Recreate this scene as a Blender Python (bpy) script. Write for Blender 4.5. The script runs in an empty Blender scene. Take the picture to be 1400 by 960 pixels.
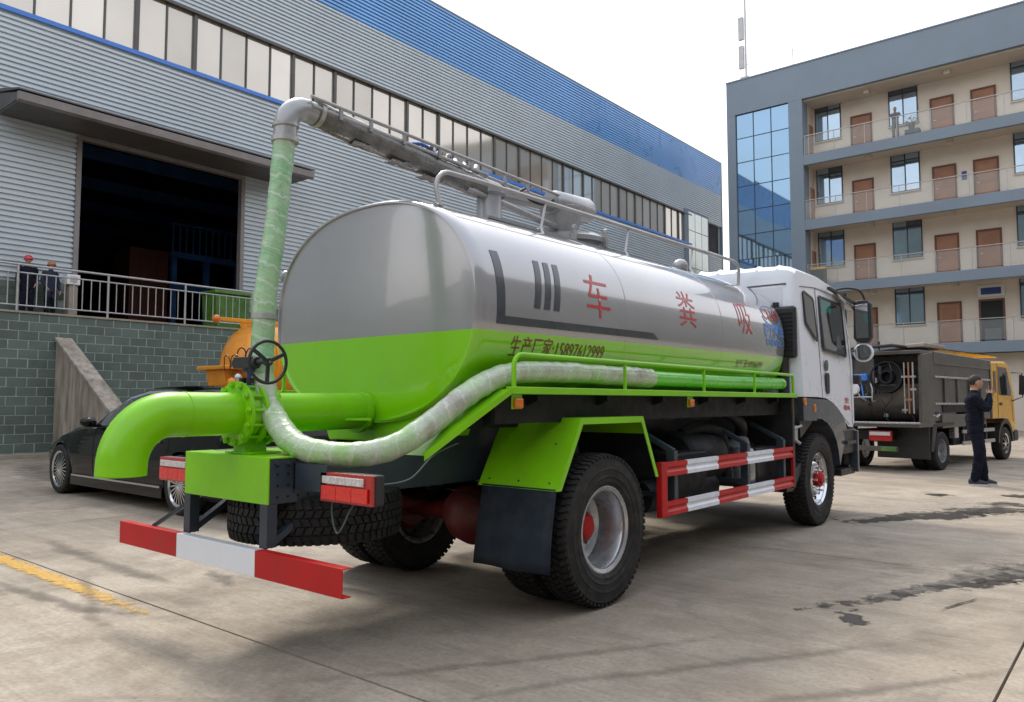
import bpy, bmesh, math, random
from mathutils import Vector, Matrix, noise
random.seed(7)
R = math.radians; PI = math.pi
S = bpy.context.scene; COL = S.collection

# ---------------------------------------------------------------- camera, sky, sun
cd = bpy.data.cameras.new('camera'); cam = bpy.data.objects.new('camera', cd); COL.objects.link(cam)
cam.location = (0, 0, 1.37); cam.rotation_euler = (R(90 + 3.81), 0, R(39.49))
cd.sensor_width = 36; cd.lens = 36 * 1052 / 1400; cd.clip_end = 3000; cd.clip_start = .05
S.camera = cam
SUN_EL, SUN_AZ = 50, 62       # elevation, and direction in degrees west (-X) of +Y
W = bpy.data.worlds.new('World'); S.world = W; W.use_nodes = True
nt = W.node_tree; nt.nodes.clear()
out = nt.nodes.new('ShaderNodeOutputWorld'); bg = nt.nodes.new('ShaderNodeBackground'); bg2 = nt.nodes.new('ShaderNodeBackground')
add = nt.nodes.new('ShaderNodeAddShader'); sky = nt.nodes.new('ShaderNodeTexSky')
sky.sky_type = 'NISHITA'; sky.sun_disc = False; sky.sun_elevation = R(SUN_EL); sky.sun_rotation = R(-SUN_AZ)
sky.dust_density = 6; sky.air_density = 1.0; sky.ozone_density = 1.5
bg.inputs[1].default_value = 0.05
# veil of thin bright cloud: even, a little warmer low down
tc = nt.nodes.new('ShaderNodeTexCoord'); sp = nt.nodes.new('ShaderNodeSeparateXYZ'); rp = nt.nodes.new('ShaderNodeValToRGB')
rp.color_ramp.elements[0].position = 0.0; rp.color_ramp.elements[0].color = (.95, .87, .78, 1)
rp.color_ramp.elements[1].position = .8; rp.color_ramp.elements[1].color = (.78, .82, .90, 1)
nt.links.new(tc.outputs['Generated'], sp.inputs[0]); nt.links.new(sp.outputs[2], rp.inputs[0])
bg2.inputs[1].default_value = .95
nt.links.new(rp.outputs[0], bg2.inputs[0]); nt.links.new(sky.outputs[0], bg.inputs[0])
nt.links.new(bg.outputs[0], add.inputs[0]); nt.links.new(bg2.outputs[0], add.inputs[1]); nt.links.new(add.outputs[0], out.inputs[0])
sl = bpy.data.lights.new('sun', 'SUN'); so = bpy.data.objects.new('sun', sl); COL.objects.link(so)
sl.energy = 1.4; sl.angle = R(12); sl.color = (1, .93, .82)
so.rotation_euler = Vector((math.sin(R(SUN_AZ)) * math.cos(R(SUN_EL)), -math.cos(R(SUN_AZ)) * math.cos(R(SUN_EL)), -math.sin(R(SUN_EL)))).to_track_quat('-Z', 'Y').to_euler()
S.view_settings.view_transform = 'Standard'; S.view_settings.look = 'None'; S.view_settings.exposure = 0.62; S.view_settings.gamma = 1
S.cycles.max_bounces = 8; S.cycles.caustics_reflective = False; S.cycles.caustics_refractive = False

# ---------------------------------------------------------------- materials
class NT:
    def __init__(s, m): s.t = m.node_tree
    def n(s, typ, **k):
        o = s.t.nodes.new('ShaderNode' + typ)
        for a, v in k.items(): setattr(o, a, v)
        return o
    def l(s, a, b): s.t.links.new(a, b)
    def noise(s, vec, scale, detail=4, rough=.55, dist=0):
        o = s.n('TexNoise'); o.inputs['Scale'].default_value = scale; o.inputs['Detail'].default_value = detail
        o.inputs['Roughness'].default_value = rough; o.inputs['Distortion'].default_value = dist
        if vec is not None: s.l(vec, o.inputs['Vector'])
        return o.outputs['Fac']
    def ramp(s, fac, stops):
        o = s.n('ValToRGB'); e = o.color_ramp.elements
        while len(e) < len(stops): e.new(.5)
        for i, (p, c) in enumerate(stops):
            e[i].position = p; e[i].color = (c[0], c[1], c[2], 1) if not isinstance(c, (int, float)) else (c, c, c, 1)
        s.l(fac, o.inputs[0]); return o.outputs[0]
    def mix(s, f, a, b, mode='MIX'):
        o = s.n('MixRGB', blend_type=mode)
        for i, v in ((0, f), (1, a), (2, b)):
            if isinstance(v, (int, float)): o.inputs[i].default_value = v if i == 0 else (v, v, v, 1)
            elif isinstance(v, tuple): o.inputs[i].default_value = (v[0], v[1], v[2], 1)
            else: s.l(v, o.inputs[i])
        return o.outputs[0]
    def math(s, op, a, b=0, c=None):
        o = s.n('Math', operation=op)
        for i, v in enumerate((a, b, c)):
            if v is None: continue
            if isinstance(v, (int, float)): o.inputs[i].default_value = v
            else: s.l(v, o.inputs[i])
        return o.outputs[0]
    def bump(s, h, st, d=.01):
        o = s.n('Bump'); o.inputs['Strength'].default_value = st; o.inputs['Distance'].default_value = d
        s.l(h, o.inputs['Height']); return o.outputs[0]
def newmat(name):
    m = bpy.data.materials.new(name); m.use_nodes = True
    b = m.node_tree.nodes['Principled BSDF']; return m, NT(m), b
def mat(name, col, rough=.5, metal=0., var=.12, scale=2., bump=0., bscale=40., coat=0., dirt=0., dirtcol=(.22, .19, .15), rand=0., trans=0., alpha=1., spec=.5, dist=.01, rvar=.15, vst=0):
    m, t, b = newmat(name)
    pos = t.n('NewGeometry').outputs['Position']
    if vst: mpv = t.n('Mapping'); mpv.inputs['Scale'].default_value = (1, 1, vst); t.l(pos, mpv.inputs[0]); posv = mpv.outputs[0]
    else: posv = pos
    n1 = t.noise(posv, scale, 2.5)
    lo = tuple(c * (1 - var) for c in col[:3]); hi = tuple(min(1, c * (1 + var)) for c in col[:3])
    c = t.ramp(n1, [(.3, lo), (.7, hi)])
    if rand:
        r = t.n('ObjectInfo').outputs['Random']
        c = t.mix(1., c, t.ramp(r, [(0, 1 - rand), (1, 1 + rand)]), 'MULTIPLY')
    if dirt:
        n2 = t.noise(posv, scale * 2.6, 4, .6)
        c = t.mix(t.ramp(n2, [(.42, 0), (.75, dirt)]), c, dirtcol)
    t.l(c, b.inputs['Base Color'])
    n3 = t.noise(pos, scale * 2, 2)
    t.l(t.ramp(n3, [(.3, max(0, rough * (1 - rvar))), (.7, min(1, rough * (1 + rvar)))]), b.inputs['Roughness'])
    b.inputs['Metallic'].default_value = metal; b.inputs['Specular IOR Level'].default_value = spec
    if coat: b.inputs['Coat Weight'].default_value = coat; b.inputs['Coat Roughness'].default_value = .06
    if trans: b.inputs['Transmission Weight'].default_value = trans
    b.inputs['Alpha'].default_value = alpha
    if bump: t.l(t.bump(t.noise(pos, bscale, 5, .6), bump, dist), b.inputs['Normal'])
    return m
GREENC = (.225, .61, .004)
M = dict(
    green=mat('green_paint', GREENC, .32, 0, .07, 1.5, .04, 9, coat=.12, dirt=.30, dirtcol=(.16, .30, .05), spec=.4),
    chassis=mat('chassis_paint', (.028, .042, .060), .42, 0, .2, 4, .1, 30, dirt=.3, dirtcol=(.07, .068, .065)),
    black=mat('black_plastic', (.018, .018, .020), .45, 0, .2, 6, .1, 60, dirt=.25, dirtcol=(.06, .055, .05)),
    under=mat('underbody_black', (.009, .010, .013), .6, 0, .3, 5, .2, 30, dirt=.45, dirtcol=(.032, .030, .027), spec=.3),
    rubber=mat('tyre_rubber', (.014, .014, .014), .68, 0, .25, 6, .25, 90, dirt=.5, dirtcol=(.060, .054, .047), spec=.35),
    tread=mat('tyre_tread', (.011, .011, .012), .7, 0, .25, 6, .2, 90, dirt=.5, dirtcol=(.05, .045, .04), spec=.35),
    flap=mat('mud_flap_rubber', (.022, .030, .042), .55, 0, .2, 3, .3, 4, dirt=.5, dirtcol=(.06, .06, .06), dist=.03, spec=.12),
    rim=mat('rim_steel', (.50, .51, .53), .28, .70, .10, 8, .0, 60, dirt=.15, dirtcol=(.30, .27, .24)),
    red=mat('red_paint', (.47, .010, .012), .42, 0, .12, 3, .04, 30, dirt=.2, dirtcol=(.25, .05, .04), spec=.25),
    axle=mat('axle_red', (.13, .010, .010), .5, 0, .25, 5, .2, 30, dirt=.5, dirtcol=(.06, .04, .035)),
    white=mat('white_paint', (.80, .84, .92), .3, 0, .04, 2, .0, 20, coat=.5, dirt=.05, dirtcol=(.5, .48, .45)),
    reflw=mat('white_tape', (.80, .84, .92), .35, 0, .06, 8, 0, dirt=.12),
    reflr=mat('red_tape', (.50, .012, .014), .4, 0, .08, 8, 0, dirt=.15, dirtcol=(.3, .06, .05), spec=.3),
    silverm=mat('grey_metal_paint', (.33, .34, .36), .35, .2, .1, 5, .05, 30, coat=.2, dirt=.2),
    pipegrey=mat('pipe_grey', (.36, .37, .38), .3, .3, .12, 6, .1, 20, coat=.3),
    wrap=mat('grey_plastic_wrap', (.125, .122, .118), .3, 0, .35, 10, .5, 30, coat=.5, dist=.02, rvar=.4),
    rail=mat('galvanised_rail', (.42, .42, .42), .35, .4, .12, 6, .05, 40),
    stripe=mat('dark_decal', (.045, .055, .07), .3, 0, .1, 5, coat=.4),
    redink=mat('red_decal', (.48, .02, .03), .35, 0, .08, 5, coat=.3),
    darkink=mat('brown_decal', (.16, .035, .012), .35, 0, .1, 9, coat=.3),
    blueink=mat('blue_decal', (.10, .26, .62), .35, 0, .1, 5, coat=.3),
    amber=mat('amber_reflector', (.62, .16, .012), .25, 0, .15, 30, .1, 200, coat=.5),
    lensred=mat('red_lens', (.72, .014, .008), .12, 0, .2, 60, .25, 160, coat=.8),
    lensdk=mat('dark_red_lens', (.42, .008, .008), .2, 0, .2, 60, .25, 160, coat=.8),
    lensw=mat('clear_lens', (.62, .60, .60), .12, 0, .25, 60, .25, 160, coat=.8),
    glass=mat('dark_glass', (.014, .018, .022), .04, 0, .1, 1, spec=1., coat=.5),
    teal=mat('green_tinted_glass', (.01, .16, .14), .05, 0, .1, 1, spec=.8),
    mirror=mat('mirror_glass', (.7, .72, .75), .03, .95, .03, 1),
    chrome=mat('chrome', (.62, .63, .65), .12, .95, .05, 5),
    carpaint=mat('black_car_paint', (.003, .003, .0035), .07, 0, .1, 1, spec=.32),
    bluepaint=mat('blue_valve_paint', (.02, .06, .30), .4, 0, .1, 10),
    orange=mat('orange_tank_paint', (.80, .31, .014), .35, 0, .12, 2, .05, 9, coat=.3, dirt=.35, dirtcol=(.30, .13, .03)),
    yellow=mat('yellow_cab_paint', (.80, .42, .015), .3, 0, .08, 2, coat=.4, dirt=.2, dirtcol=(.4, .25, .08)),
    gbody=mat('grey_body_paint', (.082, .079, .074), .38, .2, .2, 2, .06, 9, coat=.2, dirt=.5, dirtcol=(.15, .135, .11)),
    clad=mat('grey_cladding', (.53, .60, .655), .38, .15, .05, .5, .02, 3, dirt=.12, dirtcol=(.36, .36, .34)),
    cladblue=mat('blue_cladding', (.17, .40, .74), .30, .15, .06, .5, coat=.4, dirt=.05, dirtcol=(.12, .2, .4)),
    trimblue=mat('blue_trim', (.055, .21, .68), .35, 0, .06, 2),
    canopy=mat('canopy_grey', (.10, .095, .095), .5, 0, .12, 2, dirt=.3, dirtcol=(.07, .065, .06)),
    fascia=mat('canopy_fascia', (.24, .225, .225), .5, 0, .12, 2, dirt=.3, dirtcol=(.14, .12, .11)),
    mull=mat('mullion_grey', (.09, .09, .09), .4, .2, .1, 4),
    ribglass=mat('curtained_glass', (.56, .53, .48), .06, .62, .07, .5, rand=.17, spec=.8),
    ribglass2=mat('pale_glass', (.50, .56, .55), .08, .5, .07, .5, rand=.06),
    brick=mat('green_grey_block', (.098, .140, .122), .75, 0, .12, 3, .4, 22, rand=.16, dirt=.3, dirtcol=(.15, .16, .14)),
    mortar=mat('block_mortar', (.34, .38, .35), .9, 0, .2, 6, .5, 40),
    conc=mat('weathered_concrete', (.36, .315, .26), .85, 0, .3, 2.2, .6, 16, dirt=.85, dirtcol=(.12, .10, .08), vst=.22),
    paleconc=mat('concrete_kerb', (.33, .29, .24), .85, 0, .15, 3, .5, 20, dirt=.4, dirtcol=(.2, .16, .12)),
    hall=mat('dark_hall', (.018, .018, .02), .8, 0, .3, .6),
    hallblue=mat('blue_steel', (.05, .16, .42), .5, 0, .2, 2),
    hallred=mat('rust_red_steel', (.12, .035, .022), .6, 0, .2, 2),
    bin=mat('green_bin_plastic', (.06, .20, .03), .5, 0, .25, 5, dirt=.4, dirtcol=(.25, .28, .05)),
    ogrey=mat('office_grey_paint', (.21, .265, .325), .6, 0, .06, .4, .1, 8, dirt=.15, dirtcol=(.16, .17, .18)),
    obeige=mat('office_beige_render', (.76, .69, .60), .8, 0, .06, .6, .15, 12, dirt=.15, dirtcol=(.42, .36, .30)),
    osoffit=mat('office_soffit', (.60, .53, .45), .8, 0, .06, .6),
    door=mat('brown_door', (.33, .155, .085), .5, 0, .12, 2, rand=.1),
    doorframe=mat('door_frame_brown', (.13, .05, .03), .5, 0, .12, 2),
    oglass=mat('blue_tinted_glass', (.25, .40, .56), .03, .85, .04, .4, rand=.04),
    oglassd=mat('window_glass', (.38, .50, .62), .04, .8, .06, 1., rand=.12),
    oframe=mat('blue_grey_frame', (.035, .05, .075), .4, .1, .1, 2),
    blind=mat('grey_blind', (.09, .10, .12), .6, 0, .15, 3),
    signblue=mat('blue_sign', (.03, .06, .25), .4, 0, .05, 2),
    signw=mat('white_sign', (.75, .76, .78), .4, 0, .04, 2),
    mast=mat('mast_grey', (.5, .5, .5), .5, .2, .1, 3),
    skin=mat('skin', (.48, .27, .19), .5, 0, .08, 9),
    hair=mat('black_hair', (.012, .010, .010), .6, 0, .3, 40, .4, 80),
    navy=mat('navy_cloth', (.010, .012, .022), .85, 0, .25, 12, .6, 14, dist=.03, spec=.12),
    navy2=mat('dark_blue_jacket', (.030, .036, .062), .85, 0, .25, 12, .6, 14, dist=.03, spec=.12),
    greycloth=mat('grey_cloth', (.16, .16, .17), .85, 0, .25, 12, .6, 14, dist=.03, spec=.12),
    shoe=mat('shoe_dark', (.02, .02, .025), .6, 0, .2, 20),
    shoew=mat('shoe_white', (.62, .62, .62), .6, 0, .1, 20),
    redhat=mat('red_helmet', (.55, .02, .03), .3, 0, .05, 9, coat=.4),
    brownhat=mat('brown_cap', (.35, .17, .07), .7, 0, .1, 9),
    hillside=mat('dull_grey_cladding', (.16, .17, .18), .6, 0, .1, .3),
    mount=mat('wooded_hill', (.045, .055, .045), .9, 0, .3, .04),
    handle=mat('metal_handle', (.45, .45, .45), .3, .8, .05, 5),
    seat=mat('seat_cover', (.35, .31, .27), .8, 0, .15, 6),
)
def glassclear(name, tint, alpha):
    m, t, b = newmat(name)
    b.inputs['Base Color'].default_value = (*tint, 1); b.inputs['Roughness'].default_value = .04; b.inputs['Alpha'].default_value = alpha
    b.inputs['Specular IOR Level'].default_value = .6
    return m
M['balglass'] = glassclear('balustrade_glass', (.62, .68, .66), .12)
M['cabglass'] = glassclear('cab_side_glass', (.05, .06, .06), .55)

def ground_mat():
    m, t, b = newmat('worn_concrete_yard')
    pos = t.n('NewGeometry').outputs['Position']
    n1 = t.noise(pos, .30, 5, .6, .4); n2 = t.noise(pos, 1.6, 8, .68, .3); n3 = t.noise(pos, 34, 3, .6); n4 = t.noise(pos, 7, 6, .7)
    c = t.ramp(n1, [(.36, (.285, .232, .175)), (.5, (.375, .315, .245)), (.64, (.455, .388, .305))])
    c = t.mix(t.ramp(n2, [(.40, 0), (.66, .85)]), c, (.205, .168, .128))
    # pale scuffs and tyre-swept streaks running across the yard
    mp = t.n('Mapping'); mp.inputs['Rotation'].default_value = (0, 0, R(35)); mp.inputs['Scale'].default_value = (.35, 3.2, 1)
    t.l(pos, mp.inputs[0]); st = t.noise(mp.outputs[0], 1.0, 8, .62, .6)
    c = t.mix(t.ramp(st, [(.47, 0), (.74, .55)]), c, (.46, .415, .35))
    mp2 = t.n('Mapping'); mp2.inputs['Rotation'].default_value = (0, 0, R(-12)); mp2.inputs['Scale'].default_value = (.3, 2.4, 1)
    t.l(pos, mp2.inputs[0]); s2 = t.noise(mp2.outputs[0], .9, 7, .6, .5)
    c = t.mix(t.ramp(s2, [(.56, 0), (.74, .5)]), c, (.20, .17, .14))
    n5 = t.noise(pos, .8, 9, .72, 1.2)
    c = t.mix(t.ramp(n5, [(.56, 0), (.66, .6)]), c, (.185, .155, .120))
    mp3 = t.n('Mapping'); mp3.inputs['Rotation'].default_value = (0, 0, R(52)); mp3.inputs['Scale'].default_value = (1.2, 26, 1); t.l(pos, mp3.inputs[0])
    s3 = t.noise(mp3.outputs[0], 1., 6, .6, .2)
    c = t.mix(t.ramp(s3, [(.52, 0), (.72, .35)]), c, (.50, .45, .37))
    mp4 = t.n('Mapping'); mp4.inputs['Rotation'].default_value = (0, 0, R(-60)); mp4.inputs['Scale'].default_value = (1.6, 34, 1); t.l(pos, mp4.inputs[0])
    c = t.mix(t.ramp(t.noise(mp4.outputs[0], 1., 6, .6, .2), [(.56, 0), (.74, .4)]), c, (.17, .145, .115))
    c = t.mix(t.ramp(n3, [(.35, .35), (.6, 0)]), c, (.16, .14, .11))
    pit = t.n('TexVoronoi'); pit.inputs['Scale'].default_value = 9.; t.l(pos, pit.inputs['Vector'])
    c = t.mix(t.ramp(t.math('ADD', pit.outputs['Distance'], t.math('MULTIPLY', n4, .25)), [(.16, .7), (.20, 0)]), c, (.11, .095, .08))
    c = t.mix(t.ramp(n4, [(.56, 0), (.68, .45)]), c, (.205, .175, .14))
    r = t.n('ObjectInfo').outputs['Random']
    c = t.mix(1., c, t.ramp(r, [(0, .93), (1, 1.06)]), 'MULTIPLY')
    t.l(c, b.inputs['Base Color'])
    t.l(t.ramp(n2, [(.3, .55), (.7, .85)]), b.inputs['Roughness'])
    h = t.math('ADD', t.math('MULTIPLY', n3, .35), t.math('MULTIPLY', n4, 1.))
    t.l(t.bump(h, .35, .012), b.inputs['Normal'])
    return m
M['ground'] = ground_mat()
M['joint'] = mat('joint_filler', (.075, .065, .055), .9, 0, .3, 5)

def decal_mat(name, col, rough, thr, amp=1., nscale=3., soft=.06, opac=1., spec=.5, stretch=1.):
    """worn edge: opacity from distance to strip centre (uv) plus noise"""
    m, t, b = newmat(name)
    uv = t.n('UVMap').outputs[0]; s = t.n('SeparateXYZ'); t.l(uv, s.inputs[0])
    v = t.math('ABSOLUTE', t.math('SUBTRACT', t.math('MULTIPLY', s.outputs[1], 2), 1))
    u = t.math('ABSOLUTE', t.math('SUBTRACT', t.math('MULTIPLY', s.outputs[0], 2), 1))
    pos = t.n('NewGeometry').outputs['Position']
    n = t.noise(pos, nscale, 8, .68, .4)
    d = t.math('ADD', t.math('SQRT', t.math('ADD', t.math('POWER', u, 4), t.math('POWER', v, 2))), t.math('MULTIPLY', t.math('SUBTRACT', n, .5), amp * 4))
    a = t.ramp(d, [(max(0, thr - soft), opac), (min(1, thr + soft), 0)])
    c = t.ramp(t.noise(pos, nscale * 4, 4), [(.3, tuple(x * .75 for x in col)), (.7, tuple(x * 1.2 for x in col))])
    t.l(c, b.inputs['Base Color']); b.inputs['Roughness'].default_value = rough; b.inputs['Specular IOR Level'].default_value = spec
    t.l(a, b.inputs['Alpha'])
    return m
M['wet'] = decal_mat('wet_oily_stain', (.038, .032, .027), .34, .40, .50, 8., .10)
M['wetsoft'] = decal_mat('damp_concrete', (.13, .108, .085), .55, .55, .6, 3., .4, .5)
M['tyremark'] = decal_mat('tyre_dirt_mark', (.15, .125, .10), .8, .5, .6, 6, .45, .30)
M['palescuff'] = decal_mat('pale_scuff', (.50, .45, .38), .8, .45, 1., 7., .3, .35)
M['yline'] = decal_mat('worn_yellow_line', (.66, .39, .07), .7, .72, .6, 11., .25, .78)
M['crack'] = decal_mat('ground_crack', (.05, .043, .036), .9, .5, .35, 6., .2, .95)

def tankmat():
    m, t, b = newmat('tank_two_tone_paint')
    pos = t.n('NewGeometry').outputs['Position']; s = t.n('SeparateXYZ'); t.l(pos, s.inputs[0])
    n1 = t.noise(pos, 1.2, 4)
    z = t.math('SUBTRACT', s.outputs[2], t.math('MULTIPLY', t.math('SUBTRACT', s.outputs[1], 3.4), .010))
    f = t.ramp(z, [(.0, 0), (1, 0)])
    f = t.math('GREATER_THAN', z, 1.803)
    gr = t.ramp(n1, [(.3, tuple(x * .95 for x in GREENC)), (.7, tuple(x * 1.05 for x in GREENC))])
    sv = t.ramp(n1, [(.3, (.36, .365, .385)), (.7, (.395, .40, .415))])
    c = t.mix(f, gr, sv)
    dn = t.noise(pos, 5, 7, .7)
    c = t.mix(t.ramp(dn, [(.55, 0), (.8, .18)]), c, (.25, .24, .2))
    t.l(c, b.inputs['Base Color']); t.l(t.math('MULTIPLY', f, .40), b.inputs['Metallic'])
    b.inputs['Roughness'].default_value = .19; b.inputs['Coat Weight'].default_value = 1.; b.inputs['Coat Roughness'].default_value = .03
    mp = t.n('Mapping'); mp.inputs['Scale'].default_value = (1, .5, 1); t.l(pos, mp.inputs[0])
    t.l(t.bump(t.noise(mp.outputs[0], 2.2, 3, .5), .07, .03), b.inputs['Normal'])
    return m
M['tank'] = tankmat()

def hosemat(name, a, bcol, c2, thr):
    m, t, b = newmat(name)
    uv = t.n('UVMap').outputs[0]
    s = t.n('SeparateXYZ'); t.l(uv, s.inputs[0])
    pos = t.n('NewGeometry').outputs['Position']
    # film wound in a spiral round the hose
    ph = t.math('ADD', t.math('MULTIPLY', s.outputs[1], 9.), s.outputs[0])
    n1 = t.noise(pos, 9, 6, .65, .6); n2 = t.noise(pos, 34, 5, .6, 1.2); n0 = t.noise(pos, 3.3, 3, .55)
    fr = t.math('FRACT', t.math('ADD', ph, t.math('MULTIPLY', n1, 1.1)))
    c = t.ramp(n0, [(.36, a), (.50, bcol), (.63, c2)])
    mq = t.n('Mapping'); mq.inputs['Scale'].default_value = (3, 30, 1); cb_ = t.n('CombineXYZ'); t.l(s.outputs[0], cb_.inputs[0]); t.l(ph, cb_.inputs[1]); t.l(cb_.outputs[0], mq.inputs[0]); n3 = t.noise(mq.outputs[0], 1., 4, .6, .8)
    c = t.mix(t.ramp(n3, [(thr, 0), (thr + .2, .6)]), c, (.62, .66, .58))
    c = t.mix(t.ramp(fr, [(.0, .55), (.12, 0), (.9, 0), (1., .55)]), c, (.70, .72, .68))
    c = t.mix(t.ramp(n1, [(.28, .5), (.42, 0)]), c, (.16, .14, .12))
    t.l(c, b.inputs['Base Color']); b.inputs['Roughness'].default_value = .28
    b.inputs['Coat Weight'].default_value = .6; b.inputs['Coat Roughness'].default_value = .15
    h = t.math('ADD', t.math('MULTIPLY', t.ramp(fr, [(0, 0), (.1, 1), (1, 0)]), .5), n2)
    t.l(t.bump(h, .45, .012), b.inputs['Normal'])
    return m
M['hose'] = hosemat('wrapped_green_hose', (.33, .55, .30), (.20, .48, .22), (.42, .56, .38), .48)
M['hose2'] = hosemat('wrapped_mottled_hose', (.36, .36, .30), (.46, .58, .40), (.30, .55, .18), .50)
M['hosebare'] = mat('bare_green_hose', (.13, .62, .05), .3, 0, .06, 5, .1, 20, coat=.4)

# ---------------------------------------------------------------- mesh helpers
def V(*a): return Vector(a)
class MB:
    def __init__(s): s.v = []; s.f = []; s.uv = {}; s.mi = []
    def add(s, vs, fs, mi=0):
        o = len(s.v); s.v += [Vector(p) for p in vs]; s.f += [tuple(i + o for i in f) for f in fs]; s.mi += [mi] * len(fs); return o
    def box(s, a, b, mi=0, M_=None):
        x0, y0, z0 = a; x1, y1, z1 = b
        x0, x1 = min(x0, x1), max(x0, x1); y0, y1 = min(y0, y1), max(y0, y1); z0, z1 = min(z0, z1), max(z0, z1)
        vs = [V(x0, y0, z0), V(x1, y0, z0), V(x1, y1, z0), V(x0, y1, z0), V(x0, y0, z1), V(x1, y0, z1), V(x1, y1, z1), V(x0, y1, z1)]
        if M_: vs = [M_ @ v for v in vs]
        s.add(vs, [(0, 3, 2, 1), (4, 5, 6, 7), (0, 1, 5, 4), (1, 2, 6, 5), (2, 3, 7, 6), (3, 0, 4, 7)], mi); return s
    def beam(s, p, q, w, h, up=(0, 0, 1)):
        p = V(*p); q = V(*q); d = (q - p).normalized(); u = V(*up)
        r = d.cross(u)
        if r.length < 1e-4: r = d.cross(V(1, 0, 0))
        r.normalize(); u = r.cross(d)
        vs = [c + r * a * w / 2 + u * b * h / 2 for c in (p, q) for a, b in ((-1, -1), (1, -1), (1, 1), (-1, 1))]
        s.add(vs, [(0, 3, 2, 1), (4, 5, 6, 7), (0, 1, 5, 4), (1, 2, 6, 5), (2, 3, 7, 6), (3, 0, 4, 7)]); return s
    def prism(s, poly, ax, lo, hi, mi=0):
        """poly: 2D points in the two other axes (cyclic order), extruded along axis ax"""
        n = len(poly)
        def P(a, b, c): return V(c, a, b) if ax == 0 else V(a, c, b) if ax == 1 else V(a, b, c)
        vs = [P(a, b, lo) for a, b in poly] + [P(a, b, hi) for a, b in poly]
        fs = [tuple(range(n))[::-1], tuple(range(n, 2 * n))] + [(i, (i + 1) % n, n + (i + 1) % n, n + i) for i in range(n)]
        s.add(vs, fs, mi); return s
    def tube(s, path, r, n=12, cap=True, closed=False, disp=None):
        P = [V(*p) for p in path]; m = len(P); rs = r if isinstance(r, (list, tuple)) else [r] * m
        T = []
        for i in range(m):
            a = P[(i - 1) % m] if closed or i > 0 else P[i]; b = P[(i + 1) % m] if closed or i < m - 1 else P[i]
            T.append((b - a).normalized())
        N = T[0].cross(V(0, 0, 1));
        if N.length < .1: N = T[0].cross(V(0, 1, 0))
        N.normalize(); o = len(s.v); L = 0; rings = []
        for i in range(m):
            if i:
                N = (N - T[i] * N.dot(T[i])).normalized(); L += (P[i] - P[i - 1]).length
            B = T[i].cross(N); rings.append(L)
            for k in range(n):
                a = 2 * PI * k / n; d = N * math.cos(a) + B * math.sin(a); rr = rs[i]
                p = P[i] + d * rr
                if disp: p = p + d * disp(p, L, a)
                s.v.append(p)
        for i in range(m if closed else m - 1):
            j = (i + 1) % m
            for k in range(n):
                k2 = (k + 1) % n
                s.uv[len(s.f)] = [(k / n, rings[i]), ((k + 1) / n, rings[i]), ((k + 1) / n, rings[i] if closed and j == 0 else rings[j]), (k / n, rings[j])]
                s.f.append((o + i * n + k, o + i * n + k2, o + j * n + k2, o + j * n + k)); s.mi.append(0)
        if cap and not closed:
            s.f.append(tuple(o + k for k in range(n))[::-1]); s.f.append(tuple(o + (m - 1) * n + k for k in range(n))); s.mi += [0, 0]
        return s
    def lathe(s, prof, c, ax, n=48, closed=False):
        """prof: (radius, offset along axis)"""
        c = V(*c); a = V(*ax).normalized(); u = a.cross(V(0, 0, 1))
        if u.length < .1: u = a.cross(V(0, 1, 0))
        u.normalize(); w = a.cross(u); o = len(s.v); m = len(prof)
        for r, t in prof:
            for k in range(n):
                an = 2 * PI * k / n; s.v.append(c + a * t + (u * math.cos(an) + w * math.sin(an)) * max(r, .0005))
        for i in range(m if closed else m - 1):
            j = (i + 1) % m
            for k in range(n): k2 = (k + 1) % n; s.f.append((o + i * n + k, o + j * n + k, o + j * n + k2, o + i * n + k2)); s.mi.append(0)
        if not closed:
            s.f.append(tuple(o + k for k in range(n))); s.f.append(tuple(o + (m - 1) * n + k for k in range(n))[::-1]); s.mi += [0, 0]
        return s
    def cyl(s, p, q, r, n=16): return s.tube([p, q], r, n)
    def ico(s, c, r, sc=(1, 1, 1), sub=2, nz=0):
        bm = bmesh.new(); bmesh.ops.create_icosphere(bm, subdivisions=sub, radius=1)
        vs = []
        for v in bm.verts:
            k = 1 + (noise.noise(v.co * 2 + V(*c)) * nz if nz else 0)
            vs.append(V(*c) + V(v.co.x * sc[0], v.co.y * sc[1], v.co.z * sc[2]) * r * k)
        bm.verts.index_update(); s.add(vs, [tuple(v.index for v in f.verts) for f in bm.faces]); bm.free(); return s
    def grid(s, rows, mi=0, flip=False):
        o = len(s.v); n = len(rows[0])
        for r in rows: s.v += [Vector(p) for p in r]
        for i in range(len(rows) - 1):
            for k in range(n - 1):
                f = (o + i * n + k, o + i * n + k + 1, o + (i + 1) * n + k + 1, o + (i + 1) * n + k)
                s.f.append(f[::-1] if flip else f); s.mi.append(mi)
        return s
    def mesh(s, name, mats, smooth=None, fixn=True):
        me = bpy.data.meshes.new(name); me.from_pydata([tuple(v) for v in s.v], [], s.f)
        for m in (mats if isinstance(mats, list) else [mats]): me.materials.append(M[m] if isinstance(m, str) else m)
        if s.uv:
            l = me.uv_layers.new(name='UVMap')
            for fi, uvs in s.uv.items():
                p = me.polygons[fi]
                for k, li in enumerate(p.loop_indices): l.data[li].uv = uvs[k]
        me.polygons.foreach_set('material_index', s.mi)
        me.update()
        if fixn:
            bm = bmesh.new(); bm.from_mesh(me); bmesh.ops.recalc_face_normals(bm, faces=bm.faces); bm.to_mesh(me); bm.free()
        if smooth is not None:
            me.polygons.foreach_set('use_smooth', [True] * len(me.polygons)); me.set_sharp_from_angle(angle=R(smooth))
        return me
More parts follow.
